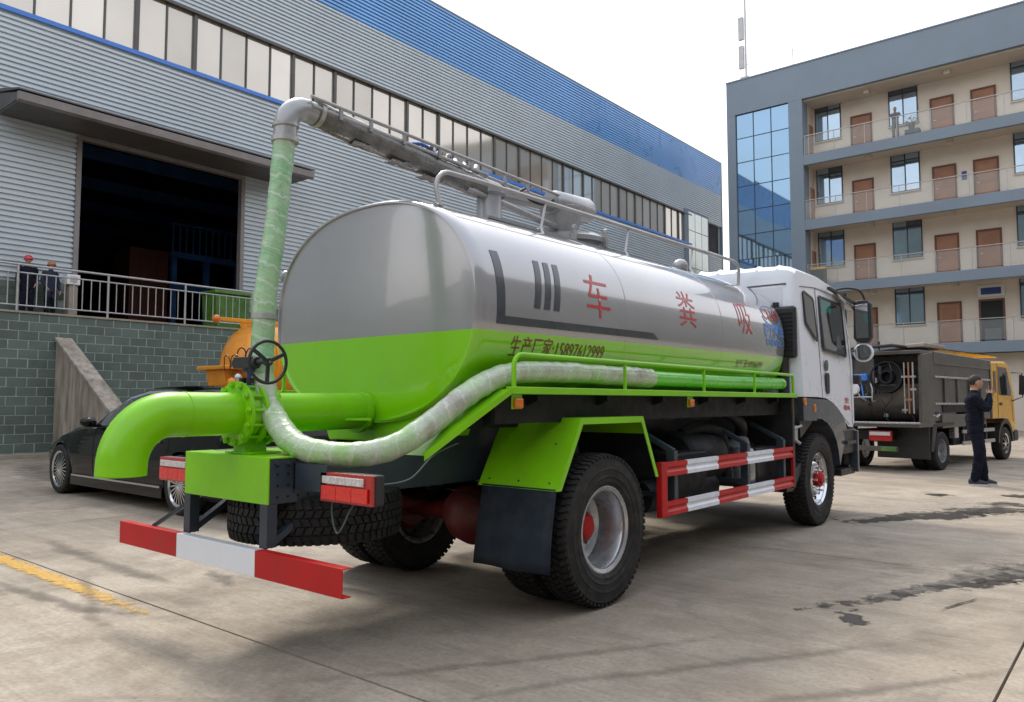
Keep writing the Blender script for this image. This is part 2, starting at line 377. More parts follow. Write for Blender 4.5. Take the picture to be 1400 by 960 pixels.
    def build(s, name, mat_, parent=None, smooth=None, bevel=0, label=None, kind=None, fixn=True):
        return obj(name, s.mesh(name, mat_, smooth, fixn), parent, bevel, label, kind)
def wm(o):
    m = Matrix.LocRotScale(o.location, o.rotation_euler, None)
    return wm(o.parent) @ o.matrix_parent_inverse @ m if o.parent else m
def par(o, p): o.parent = p; o.matrix_parent_inverse = wm(p).inverted()
def obj(name, me, parent=None, bevel=0, label=None, kind=None):
    o = bpy.data.objects.new(name, me); COL.objects.link(o)
    if parent: par(o, parent)
    if bevel:
        b = o.modifiers.new('bevel', 'BEVEL'); b.width = bevel; b.segments = 2; b.limit_method = 'ANGLE'; b.angle_limit = R(40)
    if label: o['label'] = label
    if kind: o['kind'] = kind
    return o
def tag(o, label, cat, group=None):
    o['label'] = label; o['category'] = cat
    if group: o['group'] = group
    return o
def thing(name, loc, label, cat, group=None):
    o = bpy.data.objects.new(name, None); COL.objects.link(o); o.location = loc; o.empty_display_size = .2
    return tag(o, label, cat, group)
def kids(o): return [c for c in bpy.data.objects if c.parent is o]
def copy_part(o, mtx, parent=None):
    """copy a part and its sub-parts; mtx is a rigid move in world space"""
    c = o.copy(); COL.objects.link(c)
    if parent: c.parent = parent; c.matrix_parent_inverse = wm(parent).inverted()
    c.matrix_basis = mtx @ Matrix.LocRotScale(o.location, o.rotation_euler, None)
    for ch in kids(o):
        d = ch.copy(); COL.objects.link(d); d.parent = c
    return c
def copy_tree(o, parent=None):
    ks = kids(o); c = o.copy(); COL.objects.link(c)
    if parent: c.parent = parent
    for k in ks: copy_tree(k, c)
    return c
def spline(pts, k=6):
    P = [V(*p) for p in pts]; out_ = []
    for i in range(len(P) - 1):
        p0 = P[max(i - 1, 0)]; p1 = P[i]; p2 = P[i + 1]; p3 = P[min(i + 2, len(P) - 1)]
        for j in range(k):
            t = j / k
            out_.append(.5 * ((2 * p1) + (p2 - p0) * t + (2 * p0 - 5 * p1 + 4 * p2 - p3) * t * t + (3 * p1 - p0 - 3 * p2 + p3) * t ** 3))
    out_.append(P[-1]); return out_
def arcpts(c, r, a0, a1, n, plane):
    """plane: two unit vectors"""
    c = V(*c); u, w = V(*plane[0]), V(*plane[1])
    return [c + u * r * math.cos(R(a0 + (a1 - a0) * i / n)) + w * r * math.sin(R(a0 + (a1 - a0) * i / n)) for i in range(n + 1)]
def strip(pts, widths, name, m, z, kind='structure', label=None):
    """flat ribbon on the ground with uv 0..1"""
    P = [V(x, y, z) for x, y in pts]; n = len(P); mb = MB(); L = [0]
    for i in range(1, n): L.append(L[-1] + (P[i] - P[i - 1]).length)
    rows = []
    for i in range(n):
        t = (P[min(i + 1, n - 1)] - P[max(i - 1, 0)]).normalized(); s_ = V(-t.y, t.x, 0); w = widths[i] if isinstance(widths, list) else widths
        rows.append([P[i] - s_ * w / 2, P[i] + s_ * w / 2])
    o = 0
    for r in rows: mb.v += r
    for i in range(n - 1):
        mb.uv[len(mb.f)] = [(L[i] / L[-1], 0), (L[i] / L[-1], 1), (L[i + 1] / L[-1], 1), (L[i + 1] / L[-1], 0)]
        mb.f.append((2 * i, 2 * i + 1, 2 * i + 3, 2 * i + 2)); mb.mi.append(0)
    o = mb.build(name, m, None, kind=kind, fixn=False); 
    if label: o['label'] = label
    return o

# ---------------------------------------------------------------- ground
g = MB(); g.grid([[V(x, y, -.03) for x in (-1500, -200, -50, 50, 200, 1500)] for y in (-1500, -200, -50, 50, 200, 1500)])
g.build('ground', 'joint', kind='structure', fixn=False)
yard = bpy.data.objects.new('concrete_yard', None); COL.objects.link(yard); yard['kind'] = 'structure'
GX, GY, DX, DY = -.6, 2.55, 9.0, 4.65
me_slab = MB().box((.007, .007, -.028), (DX - .007, DY - .007, 0)).mesh('slab', 'ground')
for i in range(-4, 5):
    for j in range(-3, 10):
        o = obj('slab', me_slab, yard); o.location = (GX + i * DX, GY + j * DY, random.uniform(-.001, .001))
mb = MB()
for a, b in (((-600, -600), (GX - 4 * DX, 600)), ((GX + 5 * DX, -600), (600, 600)), ((GX - 4 * DX + .01, -600), (GX + 5 * DX - .01, GY - 3 * DY - .01)), ((GX - 4 * DX + .01, GY + 10 * DY + .01), (GX + 5 * DX - .01, 600))):
    mb.box((*a, -.028), (*b, 0))
mb.build('far_ground', 'ground', yard)

strip([(-11., 2.46), (-8, 2.44), (-6.6, 2.43), (-5.0, 2.42)], .19, 'road_marking', 'yline', .006, label='worn yellow line painted on the concrete')
def wob(p, q, n, amp, seed):
    random.seed(seed); out_ = []
    for i in range(n + 1):
        t = i / n; d = noise.noise(V(t * 5, seed, 0)) * amp
        ax_, ay_ = q[0] - p[0], q[1] - p[1]; L = math.hypot(ax_, ay_)
        out_.append((p[0] + ax_ * t - ay_ / L * d, p[1] + ay_ * t + ax_ / L * d))
    return out_
zz = .0034
def puddle(p, q, w, seed, m='wet', nm='puddle', amp=.12, n=14):
    global zz
    zz += .00025
    return strip(wob(p, q, n, amp, seed), w, nm, m, zz)
puddle((-1.95, 4.80), (-.35, 8.75), [.12, .2, .3, .34, .36, .38, .45, .6, .85, 1.05, 1.15, 1.0, .8, .6, .45], 5, amp=.10)
puddle((-1.66, 5.42), (-1.36, 5.02), [.12, .25, .38, .32, .12], 11, n=4, amp=.02)
puddle((-3.0, 8.85), (-1.2, 12.0), [.8, 1.2, 1.0, .8, .6, .7, 1., 1.3, 1.2, 1., .8, .7, .6, .5, .3], 12, amp=.15)
puddle((-2.2, 10.8), (-1.1, 12.0), 1.2, 23, n=6)
puddle((-1.8, 11.9), (-1.3, 12.6), .9, 26, n=6, amp=.03)
puddle((-1.65, 13.2), (-1.35, 13.7), .9, 24, n=5, amp=.03)
puddle((-2.6, 12.7), (-2.3, 13.1), .6, 25, n=5, amp=.03)
puddle((-3.2, 9.6), (-1.4, 13.0), 1.3, 31, 'palescuff', 'scuff')
puddle((-2.1, 5.1), (-.5, 8.8), .75, 32, 'palescuff', 'scuff')
puddle((-3.7, 6.6), (-2.7, 7.5), .5, 47, 'palescuff', 'scuff')
puddle((-8.6, 3.0), (-5.6, 2.9), .22, 48, 'wetsoft')
puddle((-6.9, 2.05), (-5.0, 2.3), .16, 49, 'wetsoft')
puddle((-7.6, 1.85), (-6.3, 2.0), .14, 50, 'wetsoft')
puddle((-6.0, 3.35), (-5.3, 3.2), .14, 51, 'wetsoft')
puddle((-19.5, 6.6), (-13.8, 5.2), 1.3, 53, 'wetsoft')
random.seed(77)
for k in range(5):
    t_ = random.random() ** .8; x = -1.75 + t_ * 1.2 + random.gauss(0, .12); y = 5.1 + t_ * 3.2 + random.gauss(0, .12); l_ = random.uniform(.08, .34)
    zz += .0001; an = random.gauss(1.2, .35); rs_ = random.getstate()
    strip([(x + math.cos(an) * l_ * q, y + math.sin(an) * l_ * q) for q in (-.5, -.2, .2, .5)], l_ * random.uniform(.25, .6), 'puddle', 'wet', zz); random.setstate(rs_)
for (ax_, ay_, bx_, by_, w_, sd_) in ((-2.75, 2.3, -.9, 5.3, .11, 61), (-2.3, 2.1, -.35, 5.1, .11, 62), (-3.3, 2.2, -1.9, 4.4, .10, 63), (-1.6, 2.3, -.2, 4.0, .08, 64), (-6.8, 2.7, -4.7, 2.0, .13, 65)):
    puddle((ax_, ay_), (bx_, by_), w_, sd_, 'tyremark', 'tyre_mark', .10)
puddle((-1.12, 5.75), (-.95, 6.35), .028, 41, 'crack', 'crack', .01)
random.seed(3)

# hills round the works (outside the frame; seen in the window panes and paint)
def hill(cx, cy, sx, sy, h, nm='hills'):
    rows = []
    for i in range(33):
        row = []
        for j in range(33):
            a = -1 + i / 16; b = -1 + j / 16; d = min(1, math.hypot(a, b)); e = (1 - d) ** 1.0 * (1.2 - .2 * d)
            x = cx + a * sx; y = cy + b * sy
            row.append(V(x, y, h * e * (1 + .35 * noise.noise(V(x, y, 0) * .02)) + 3 * noise.noise(V(x, y, 5) * .07) * e - 1))
        rows.append(row)
    MB().grid(rows).build(nm, 'mount', kind='structure', smooth=60)
hill(100, 175, 95, 120, 78)
hill(140, 10, 90, 170, 42)
hill(-40, -190, 260, 120, 62)

op = thing('opposite_hall', (15, 25, 0), 'plain grey hall across the yard, mirrored in the side of the tank', 'factory')
mb = MB()
for k in range(80): mb.box((15, -30 + k * 1.4, 0), (15.2, -28.68 + k * 1.4, 14.5))
mb.build('cladding', 'hillside', op, kind='stuff')
MB().box((15.21, -30, 0), (45, 82, 14.4)).build('wall', 'hillside', op)
MB().box((14.9, -30.1, 14.51), (45, 82.1, 14.8)).build('roof', 'hillside', op)
for k in range(9): MB().box((14.97, -26 + k * 12, .05), (14.99, -20 + k * 12, 5)).build('roller_door', 'mull', op)

# ---------------------------------------------------------------- factory hall
FX = -23.4; PZ = 3.6; FY0, FY1 = -14., 52.4
fac = thing('factory_hall', (FX, 20, 0), 'long factory hall clad in ribbed grey and blue metal with a ribbon of windows', 'factory')
DY0, DY1, DZ1 = 8.87, 13.92, 8.90
def ribs(z0, z1, y0, y1, name, m, pitch=.2, proud=0., x=FX):
    prof = []; z = z0; d = .06
    n = max(1, round((z1 - z0) / pitch)); p = (z1 - z0) / n
    for i in range(n):
        a = z0 + i * p
        prof += [(x + proud, a), (x + proud, a + p * .34), (x + proud + d, a + p * .42), (x + proud + d, a + p * .92)]
    prof.append((x + proud, z1))
    rows = [[V(px, y0, pz) for px, pz in prof], [V(px, y1, pz) for px, pz in prof]]
    mb = MB(); mb.grid(rows); 
    mb.box((x + proud - .06, y0, z0), (x + proud - .02, y1, z1 - .005))
    return mb.build(name, m, fac, fixn=True)
# cladding, one sheet row at a time
zs = [4.65, 5.7, 6.75, 7.8, 8.9]
for a, b in zip(zs[:-1], zs[1:]):
    ribs(a, b, FY0, DY0 - .12, 'cladding_sheet', 'clad', .152); ribs(a, b, DY1 + .12, FY1, 'cladding_sheet', 'clad', .152)
for a, b in zip([8.9, 9.95, 10.98], [9.95, 10.98, 12.0]): ribs(a, b, FY0, FY1, 'cladding_sheet', 'clad', .152)
for a, b in zip([14.05, 15.2], [15.2, 16.35]): ribs(a, b, FY0, FY1, 'cladding_sheet', 'clad', .152)
for k, (a, b) in enumerate(zip([16.35, 16.95, 17.55, 18.15], [16.95, 17.55, 18.15, 18.75])): ribs(a, b, FY0, FY1, 'cladding_sheet', 'cladblue', .152, proud=.004 * k)
MB().box((FX - 30, FY0 + .1, 18.70), (FX - .05, FY1 - .05, 18.76)).build('roof', 'clad', fac)
MB().box((FX - .1, FY0, 18.755), (FX + .09, FY1 + .02, 18.84)).build('roof_edge_trim', 'ogrey', fac)
MB().box((FX - .1, FY1 - .1, PZ), (FX + .07, FY1 + .06, 18.75)).build('corner_trim', 'ogrey', fac)
mb = MB(); mb.box((FX - 30, FY1 - .3, 0), (FX - .12, FY1 - .02, 18.7)); mb.build('end_wall', 'clad', fac)
MB().box((FX - .05, FY0, 11.93), (FX + .12, FY1 - 5, 12.06)).build('window_sill', 'trimblue', fac, label='bright blue trim under the window ribbon')
MB().box((FX - .05, FY0, 13.97), (FX + .13, FY1 - 5, 14.06)).build('window_head', 'mull', fac)
# ribbon windows, each pane its own part
pane = MB().box((FX - .05, .025, 12.06), (FX - .03, .905, 13.97)).mesh('window_pane', 'ribglass')
mul = MB().box((FX - .06, -.022, 12.061), (FX + .02, .022, 13.969)).mesh('mullion', 'mull')
mulb = MB().box((FX - .06, -.06, 12.061), (FX + .05, .06, 13.969)).mesh('mullion', 'mull')
y = FY0 + .15; i = 0
while y < 46.2:
    o = obj('window_pane', pane, fac); o.location = (random.uniform(-.004, .004), y, 0); o.rotation_euler = (0, 0, 0)
    o = obj('mullion', mulb if i % 6 in (2, 4) else mul, fac); o.location = (0, y, 0)
    y += .93; i += 1
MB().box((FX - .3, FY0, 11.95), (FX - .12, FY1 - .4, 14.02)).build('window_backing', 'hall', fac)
# big pale window near the far end
WY0, WY1 = 46.9, 49.9
MB().box((FX - .02, WY0 - .5, 9.0), (FX + .10, WY1 + .1, 14.3)).build('end_window_frame', 'ogrey', fac)
pn = MB().box((FX + .10, 0, 0), (FX + .115, .93, 1.22)).mesh('window_pane', 'ribglass2')
for a in range(3):
    for b in range(4):
        o = obj('window_pane', pn, fac); o.location = (0, WY0 + .02 + a * .99, 9.15 + b * 1.27)
# doorway
mb = MB()
for ya, yb in ((DY0 - .13, DY0), (DY1, DY1 + .13)): mb.box((FX - .1, ya, PZ), (FX + .11, yb, DZ1 + .1))
mb.box((FX - .1, DY0, DZ1), (FX + .11, DY1, DZ1 + .1)); mb.build('door_frame', 'fascia', fac)
# plinth blocks behind the railing
pl = MB().box((FX - .02, .006, .004), (FX + .05, .394, .19)).mesh('plinth_block', 'brick')
MB().box((FX - .12, FY0, PZ), (FX + .03, DY0 - .14, 4.66)).box((FX - .12, DY1 + .14, PZ), (FX + .03, FY1 - .12, 4.66)).build('plinth', 'mortar', fac)
for rw in range(5):
    yy = 5.6 + (rw % 2) * .2
    while yy < 18:
        if not (DY0 - .55 < yy < DY1 + .14):
            o = obj('plinth_block', pl, fac); o.location = (0, yy, PZ + .03 + rw * .2)
        yy += .4
# canopy: sloping soffit with box fascia, brackets
cn = thing('door_canopy', (FX + .8, 12, 9.8), 'long flat metal canopy over the dark factory doorway', 'canopy')
CY0, CY1, CXX = 6.75, 15.6, FX + 1.75
def slab_canopy(y0, y1):
    mb = MB(); pts = [(FX + .13, 9.02), (CXX - .121, 9.02), (CXX - .121, 9.06), (FX + .13, 9.06)]
    mb.prism(pts, 1, y0, y1); return mb
slab_canopy(CY0, CY1).build('canopy_soffit', 'canopy', cn)
MB().prism([(CXX - .12, 8.98), (CXX, 9.02), (CXX + .02, 9.22), (CXX - .12, 9.24)], 1, CY0 - .05, CY1 + .05).build('canopy_fascia', 'fascia', cn)
MB().prism([(FX + .06, 9.62), (CXX + .04, 9.26), (CXX + .04, 9.30), (FX + .06, 9.72)], 1, CY0 - .06, CY1 + .06).build('canopy_roof', 'canopy', cn)
for yy in (CY0, CY1 - .02): MB().prism([(FX + .08, 9.065), (CXX - .13, 9.065), (CXX - .13, 9.235), (FX + .08, 9.6)], 1, yy - .02, yy + .02).build('canopy_end', 'canopy', cn)
# dark hall interior
hx = FX - 24
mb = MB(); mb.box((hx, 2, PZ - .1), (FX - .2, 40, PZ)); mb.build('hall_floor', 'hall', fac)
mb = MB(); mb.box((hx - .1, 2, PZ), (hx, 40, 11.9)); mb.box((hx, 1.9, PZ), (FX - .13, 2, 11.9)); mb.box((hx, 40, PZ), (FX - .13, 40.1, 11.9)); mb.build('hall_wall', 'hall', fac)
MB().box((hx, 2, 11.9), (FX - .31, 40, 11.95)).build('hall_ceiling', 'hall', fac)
for a in range(5):
    xx = FX - 3 - a * 4.4
    MB().beam((xx, 4, 10.9), (xx, 38, 10.9), .15, .5).build('roof_beam', 'hallblue', fac)
st = thing('steel_platform', (-30, 16.4, PZ), 'blue steel work platform deep inside the dark factory doorway', 'platform')
for yy in (15.0, 16.4, 17.8): MB().box((-30.1, yy - .1, PZ), (-29.9, yy + .1, 7.2)).build('leg', 'hallblue', st)
MB().box((-31.7, 14.8, 7.15), (-29.8, 18.1, 7.4)).build('deck', 'hallblue', st)
MB().box((-29.95, 14.8, 5.9), (-29.88, 18.1, 6.1)).build('cross_beam', 'hallblue', st)
for k in range(12): MB().box((-29.86, 14.85 + k * .28, 7.4), (-29.82, 14.9 + k * .28, 8.5)).build('baluster', 'hallblue', st)
MB().box((-29.88, 14.8, 8.5), (-29.80, 18.1, 8.57)).build('handrail', 'hallblue', st)
mc = thing('storage_crate', (-30, 13.6, PZ), 'dull red brown steel crate standing in the dark workshop', 'crate')
MB().box((-31, 13.1, PZ + .1), (-29.6, 14.6, 7.3)).build('body', 'hallred', mc, bevel=.03)
for k in range(5): MB().box((-29.6, 13.15 + k * .33, PZ + .2), (-29.56, 13.21 + k * .33, 7.2)).build('rib', 'hallred', mc)
MB().box((-31, 13.1, PZ), (-29.6, 14.6, PZ + .1)).build('base', 'hall', mc)

# raised platform, block wall, railing
WX = -21.4
rw_ = thing('retaining_wall', (WX, 12, 0), 'green grey block retaining wall below the factory platform', 'wall')
MB().box((FX - .2, FY0, 0), (WX - .03, 40, PZ - .004)).build('platform_slab', 'paleconc', rw_)
MB().box((WX - .05, FY0, 0), (WX - .012, 40, PZ - .02)).build('mortar_bed', 'mortar', rw_)
blk = MB().box((WX - .03, .012, .011), (WX - .007, .438, .224)).mesh('block', 'brick')
cells = []
for row in range(15):
    for c in range(0, 90):
        yy = 1.0 + c * .45 + (row % 2) * .225
        if yy > 38: continue
        cells.append((yy, row))
vis = [c for c in cells if 6.0 < c[0] < 16]
vis.sort(key=lambda c: c[0]); near = set(vis[:295])
for yy, row in vis[:295]:
    o = obj('block', blk, rw_); o.location = (random.uniform(-.003, .003), yy, .12 + row * .232)
mb = MB()
for yy, row in cells:
    if (yy, row) in near: continue
    e = random.uniform(-.003, .003); mb.box((WX - .03, yy + .012, .131 + row * .232), (WX - .007 + e, yy + .438, .344 + row * .232))
mb.build('block_courses', 'brick', rw_, kind='stuff')
MB().box((WX - .04, FY0, -.01), (WX + .28, 40, .10)).build('kerb', 'paleconc', rw_, bevel=.01)
MB().box((WX - .35, FY0, PZ - .02), (WX + .02, 40, PZ + .03)).build('coping', 'paleconc', rw_)
rl = thing('platform_railing', (WX - .15, 12, PZ), 'silver tube railing along the top of the block wall', 'railing')
RX = WX - .12
MB().cyl((RX, 2, 4.80), (RX, 30, 4.80), .030, 10).build('top_rail', 'rail', rl, smooth=40)
MB().cyl((RX, 2, 4.60), (RX, 30, 4.60), .020, 8).build('middle_rail', 'rail', rl, smooth=40)
MB().cyl((RX, 2, 3.78), (RX, 30, 3.78), .020, 8).build('bottom_rail', 'rail', rl, smooth=40)
post = MB().cyl((RX, 0, PZ), (RX, 0, 4.80), .030, 10).mesh('post', 'rail', 40)
bal = MB().cyl((RX, 0, 3.78), (RX, 0, 4.60), .014, 6).mesh('baluster', 'rail', 40)
yy = 4.66 - 2.16
while yy < 30:
    obj('post', post, rl).location = (0, yy, 0)
    for k in range(1, 10): obj('baluster', bal, rl).location = (0, yy + k * .216, 0)
    yy += 2.16
# buttress
bt = thing('concrete_buttress', (WX + .8, 8, 0), 'weathered sloping concrete buttress leaning on the block wall', 'buttress')
def quadprism(pts, y0, y1):
    return MB().prism(pts, 1, y0, y1)
BX = WX + .29
quadprism([(WX + .004, 0), (-16.25, 0), (-16.25, .04), (WX + .004, 2.93)], 7.70, 8.03).build('web', 'conc', bt, bevel=.015)
quadprism([(WX + .004, 2.935), (-16.25, .045), (-16.05, .04), (WX + .004, 3.03)], 7.66, 8.07).build('cap', 'conc', bt, bevel=.015)
# bin, white box on the platform
bn = thing('waste_bin', (-22.3, 12.9, PZ), 'green bin behind the railing beside the doorway', 'bin')
MB().prism([(12.38, PZ), (13.42, PZ), (13.5, 4.72), (12.3, 4.72)], 0, -22.75, -21.9).build('body', 'bin', bn, bevel=.03)
MB().box((-22.8, 12.25, 4.72), (-21.85, 13.55, 4.82)).build('lid', 'bin', bn, bevel=.02)
for k in range(5): MB().box((-21.9, 12.48 + k * .2, 3.75), (-21.885, 12.56 + k * .2, 4.6)).build('rib', 'bin', bn)
sb = thing('wall_box', (FX + .2, 8.7, 4.9), 'small white box on the platform behind the second watching man', 'box')
MB().box((-23.1, 8.50, 3.6), (-22.85, 8.72, 4.62)).build('pedestal', 'paleconc', sb)
MB().box((-23.15, 8.42, 4.62), (-22.8, 8.76, 4.90)).build('cabinet', 'signw', sb, bevel=.01)
MB().box((-22.799, 8.5, 4.68), (-22.79, 8.68, 4.84)).build('door', 'rail', sb)

# ---------------------------------------------------------------- office block
OY = 43.35; OX0, OX1 = -18.9, 3.; WYO = 45.2
of = thing('office_block', (-8, OY, 0), 'five storey grey and beige office block with open corridors and brown doors', 'building')
SL = [(3.78, 4.33), (7.36, 7.91), (11.0, 11.58), (14.7, 15.28)]
FL = [0, 4.33, 7.91, 11.58, 15.28]; RZ = 18.55; RT = 20.6
# grey left bay with the curtain wall let in, and the deep roof band
GX0, GX1, GZ0, GZ1 = -18.37, -15.2, 1.0, 18.72
CX = -14.42
MB().box((OX0, OY, 0), (GX0, OY + 9, RZ)).build('pier', 'ogrey', of)
MB().box((GX1, OY, 0), (CX, OY + .9, RZ)).build('pier', 'ogrey', of)
MB().box((OX0, OY - .006, RZ), (OX1, OY + 12, RT)).build('roof_band', 'ogrey', of)
MB().box((GX0, OY, 0), (GX1, OY + .5, GZ0)).build('bay_base', 'ogrey', of)
MB().box((GX0, OY + .35, GZ0), (GX1, OY + .45, RZ)).build('bay_backing', 'oframe', of)
MB().box((OX0 - .03, OY - .04, RT), (OX1, OY + .4, RT + .07)).build('roof_coping', 'ogrey', of)
cw = (GX1 - GX0) / 3; rows_ = [GZ0 + k * (RZ - GZ0) / 12 for k in range(13)]
gp = MB().box((.025, 0, .025), (cw - .025, .02, rows_[1] - rows_[0] - .025)).mesh('glass_pane', 'oglass')
for a in range(3):
    for b in range(12):
        o = obj('glass_pane', gp, of); o.location = (GX0 + a * cw, OY + .12, rows_[b]); o.rotation_euler = (R(random.uniform(-.25, .25)), 0, R(random.uniform(-.3, .3)))
for a in range(4): MB().box((GX0 + a * cw - .025, OY + .10, GZ0), (GX0 + a * cw + .025, OY + .2, RZ - .001)).build('mullion', 'oframe', of)
for z in rows_: MB().box((GX0, OY + .105, z - .022), (GX1, OY + .19, z + .022)).build('transom', 'oframe', of)
# slabs, recessed wall
for k, (a, b) in enumerate(SL):
    MB().box((CX, OY - .002, a), (OX1, OY + .22, b)).build('floor_edge', 'ogrey', of, bevel=.02)
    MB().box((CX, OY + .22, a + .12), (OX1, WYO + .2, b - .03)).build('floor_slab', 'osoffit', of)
MB().box((CX, WYO, 0), (OX1, WYO + .25, RZ)).build('corridor_wall', 'obeige', of)
MB().box((CX - .25, OY + .9, 0), (CX, WYO + .3, RZ)).build('end_wall', 'obeige', of)
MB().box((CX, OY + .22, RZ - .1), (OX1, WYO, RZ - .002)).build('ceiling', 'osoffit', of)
MB().box((GX0, OY + .5, 0), (OX1, OY + 12, RZ)).build('core', 'obeige', of) if False else None
MB().box((OX0 + .02, OY + 8.9, 0), (OX1, OY + 9.1, RZ)).build('rear_wall', 'obeige', of)
dmesh = MB().box((0, -.03, 0), (.95, -.002, 2.15)).mesh('door', 'door')
fmesh = MB().box((-.09, -.06, 0), (0, -.001, 2.25)).box((.95, -.06, 0), (1.04, -.001, 2.25)).box((0, -.06, 2.15), (.95, -.001, 2.25)).mesh('door_frame', 'doorframe')
hmesh = MB().cyl((.1, -.08, 1.02), (.1, -.03, 1.02), .03, 8).box((.08, -.09, 1.0), (.2, -.075, 1.04)).mesh('handle', 'handle')
pmesh = MB().box((.15, -.036, .3), (.8, -.031, .95)).box((.15, -.036, 1.15), (.8, -.031, 1.95)).mesh('door_panel', 'door')
def odoor(x, z):
    f = obj('door', dmesh, of); f.location = (x, WYO, z)
    for nm, me in (('door_frame', fmesh), ('handle', hmesh), ('door_panel', pmesh)):
        h = obj(nm, me); h.parent = f
    return f
def panes(nc, h1, h2, w, h):
    ms = []
    cwid = w / nc
    for a in range(nc):
        ms.append(((a * cwid + .035, .035, (a + 1) * cwid - .035, h1 - .03)))
        ms.append(((a * cwid + .035, h1 + .03, (a + 1) * cwid - .035, h - .035)))
    return ms
wfr = MB()
wW, wH, wT = 1.45, 2.42, 1.72
wfr.box((0, -.05, 0), (.06, 0, wH)).box((wW - .06, -.05, 0), (wW, 0, wH)).box((.06, -.05, 0), (wW - .06, 0, .06)).box((.06, -.05, wH - .06), (wW - .06, 0, wH)).box((wW / 2 - .03, -.052, .06), (wW / 2 + .03, 0, wH - .06)).box((.06, -.051, wT - .03), (wW - .06, -.001, wT + .03))
wfm = wfr.mesh('window_frame', 'oframe')
pms = [MB().box((a, -.03, b), (c, -.015, d)).mesh('window_pane', 'oglassd') for a, b, c, d in ((.06, .06, wW / 2 - .03, wT - .03), (wW / 2 + .03, .06, wW - .06, wT - .03), (.06, wT + .03, wW / 2 - .03, wH - .06), (wW / 2 + .03, wT + .03, wW - .06, wH - .06))]
blm = MB().box((.06, -.038, wT + .03), (wW - .06, -.032, wH - .06)).mesh('blind', 'blind')
sill = MB().box((-.05, -.12, -.06), (wW + .05, 0, 0)).mesh('window_sill', 'osoffit')
def owin(x, z, bl):
    f = obj('window', wfm, of); f.location = (x, WYO, z)
    for p in pms:
        h = obj('pane', p); h.parent = f; h.rotation_euler = (R(random.uniform(-.6, .6)), 0, 0)
    h = obj('sill', sill); h.parent = f
    if bl: h = obj('blind', blm); h.parent = f
brk = MB().box((0, 0, 0), (.28, .45, .22)).mesh('beam_end', 'osoffit')
for k, z in enumerate(FL):
    for n_, x in enumerate((-14.3, -10.33, -4.65, -.6)): owin(x, z + 1.17, (k == 4) or (k + n_) % 3 == 0)
    for n_, x in enumerate((-12.25, -8.22, -6.33, -2.4)):
        if k == 1 and n_ == 2: continue
        odoor(x, z)
    top = (SL[k][0] + .12) if k < 4 else RZ - .1
    for x in (-11.3, -7.4, -3.4):
        o = obj('beam_end', brk, of); o.location = (x, OY + .6, top - .22)
    # side door in the end of the corridor
    MB().box((CX + .001, OY + 1.05, z), (CX + .03, OY + 1.75, z + 2.1)).build('side_door', 'door', of)
# doorway shade drawn as a flat dark panel, blue sign, first corridor
ez = FL[1]
MB().box((-6.42, WYO - .06, ez), (-6.33, WYO - .001, ez + 2.25)).box((-5.38, WYO - .06, ez), (-5.29, WYO - .001, ez + 2.25)).box((-6.33, WYO - .06, ez + 2.15), (-5.38, WYO - .001, ez + 2.25)).build('door_frame', 'doorframe', of)
MB().box((-6.33, WYO - .012, ez), (-5.38, WYO - .003, ez + 2.15)).build('doorway_shade_panel', 'hall', of, label='dark panel for the shade of the open doorway under the blue sign')
MB().box((-6.2, WYO - .03, ez + .1), (-5.5, WYO - .013, ez + .75)).build('notice_board', 'blind', of)
MB().box((-6.45, WYO - .1, ez + 2.38), (-5.27, WYO - .02, ez + 2.95)).build('sign', 'signw', of)
MB().box((-6.3, WYO - .115, ez + 2.48), (-5.42, WYO - .1, ez + 2.82)).build('sign_panel', 'signblue', of)
MB().box((-6.95, WYO - .03, FL[3] + 1.3), (-6.72, WYO - .001, FL[3] + 1.75)).build('door_plate', 'signblue', of)
# glass balustrades
for k in range(1, 5):
    z = FL[k]
    b = thing('glass_balustrade', (CX, OY + .1, z), ['', 'lowest glass balustrade with handrail on the office block', 'second glass balustrade up on the office corridors', 'third glass balustrade up on the office corridors', 'topmost glass balustrade, where a person looks out'][k], 'balustrade', 'glass balustrades of the office corridors')
    x = CX + .05; pm = MB().box((x, OY + .11, z + .08), (x + 1.56, OY + .125, z + 1.04)).mesh('glass_pane', 'balglass')
    ps = MB().box((x - .015, OY + .10, z), (x + .015, OY + .135, z + 1.1)).mesh('post', 'rail')
    n = 0
    while x + n * 1.6 < OX1 - 1.5:
        o = obj('glass_pane', pm, b); o.location = (n * 1.6 + .02, 0, 0)
        o = obj('post', ps, b); o.location = (n * 1.6, 0, 0); n += 1
    MB().box((CX, OY + .09, z + 1.1), (OX1, OY + .15, z + 1.14)).build('handrail', 'rail', b)
MB().box((-14.3, OY + .55, FL[2]), (-13.6, OY + 1., FL[2] + .9)).build('storage_box', 'black', None)
tag(bpy.data.objects['storage_box'], 'dark box with cream lid on the second corridor near the grey pier', 'box')
lid = MB().box((-14.33, OY + .52, FL[2] + .9), (-13.57, OY + 1.03, FL[2] + 1.02)).build('lid', 'yellow', bpy.data.objects['storage_box'])
# ground floor frontage
MB().box((CX, OY + .9, 0), (OX1, OY + 1.0, 3.78)).build('shop_front', 'obeige', of)
for x in (-13.5, -10.6, -7.7, -4.5, -1.6):
    f = MB().box((x, OY + .84, .3), (x + 2.1, OY + .898, 3.1)).build('shop_window', 'oframe', of)
    for a in (0, 1): MB().box((x + .06 + a * 1.0, OY + .825, .38), (x + .98 + a * 1.04, OY + .838, 3.02)).build('pane', 'oglassd', f)
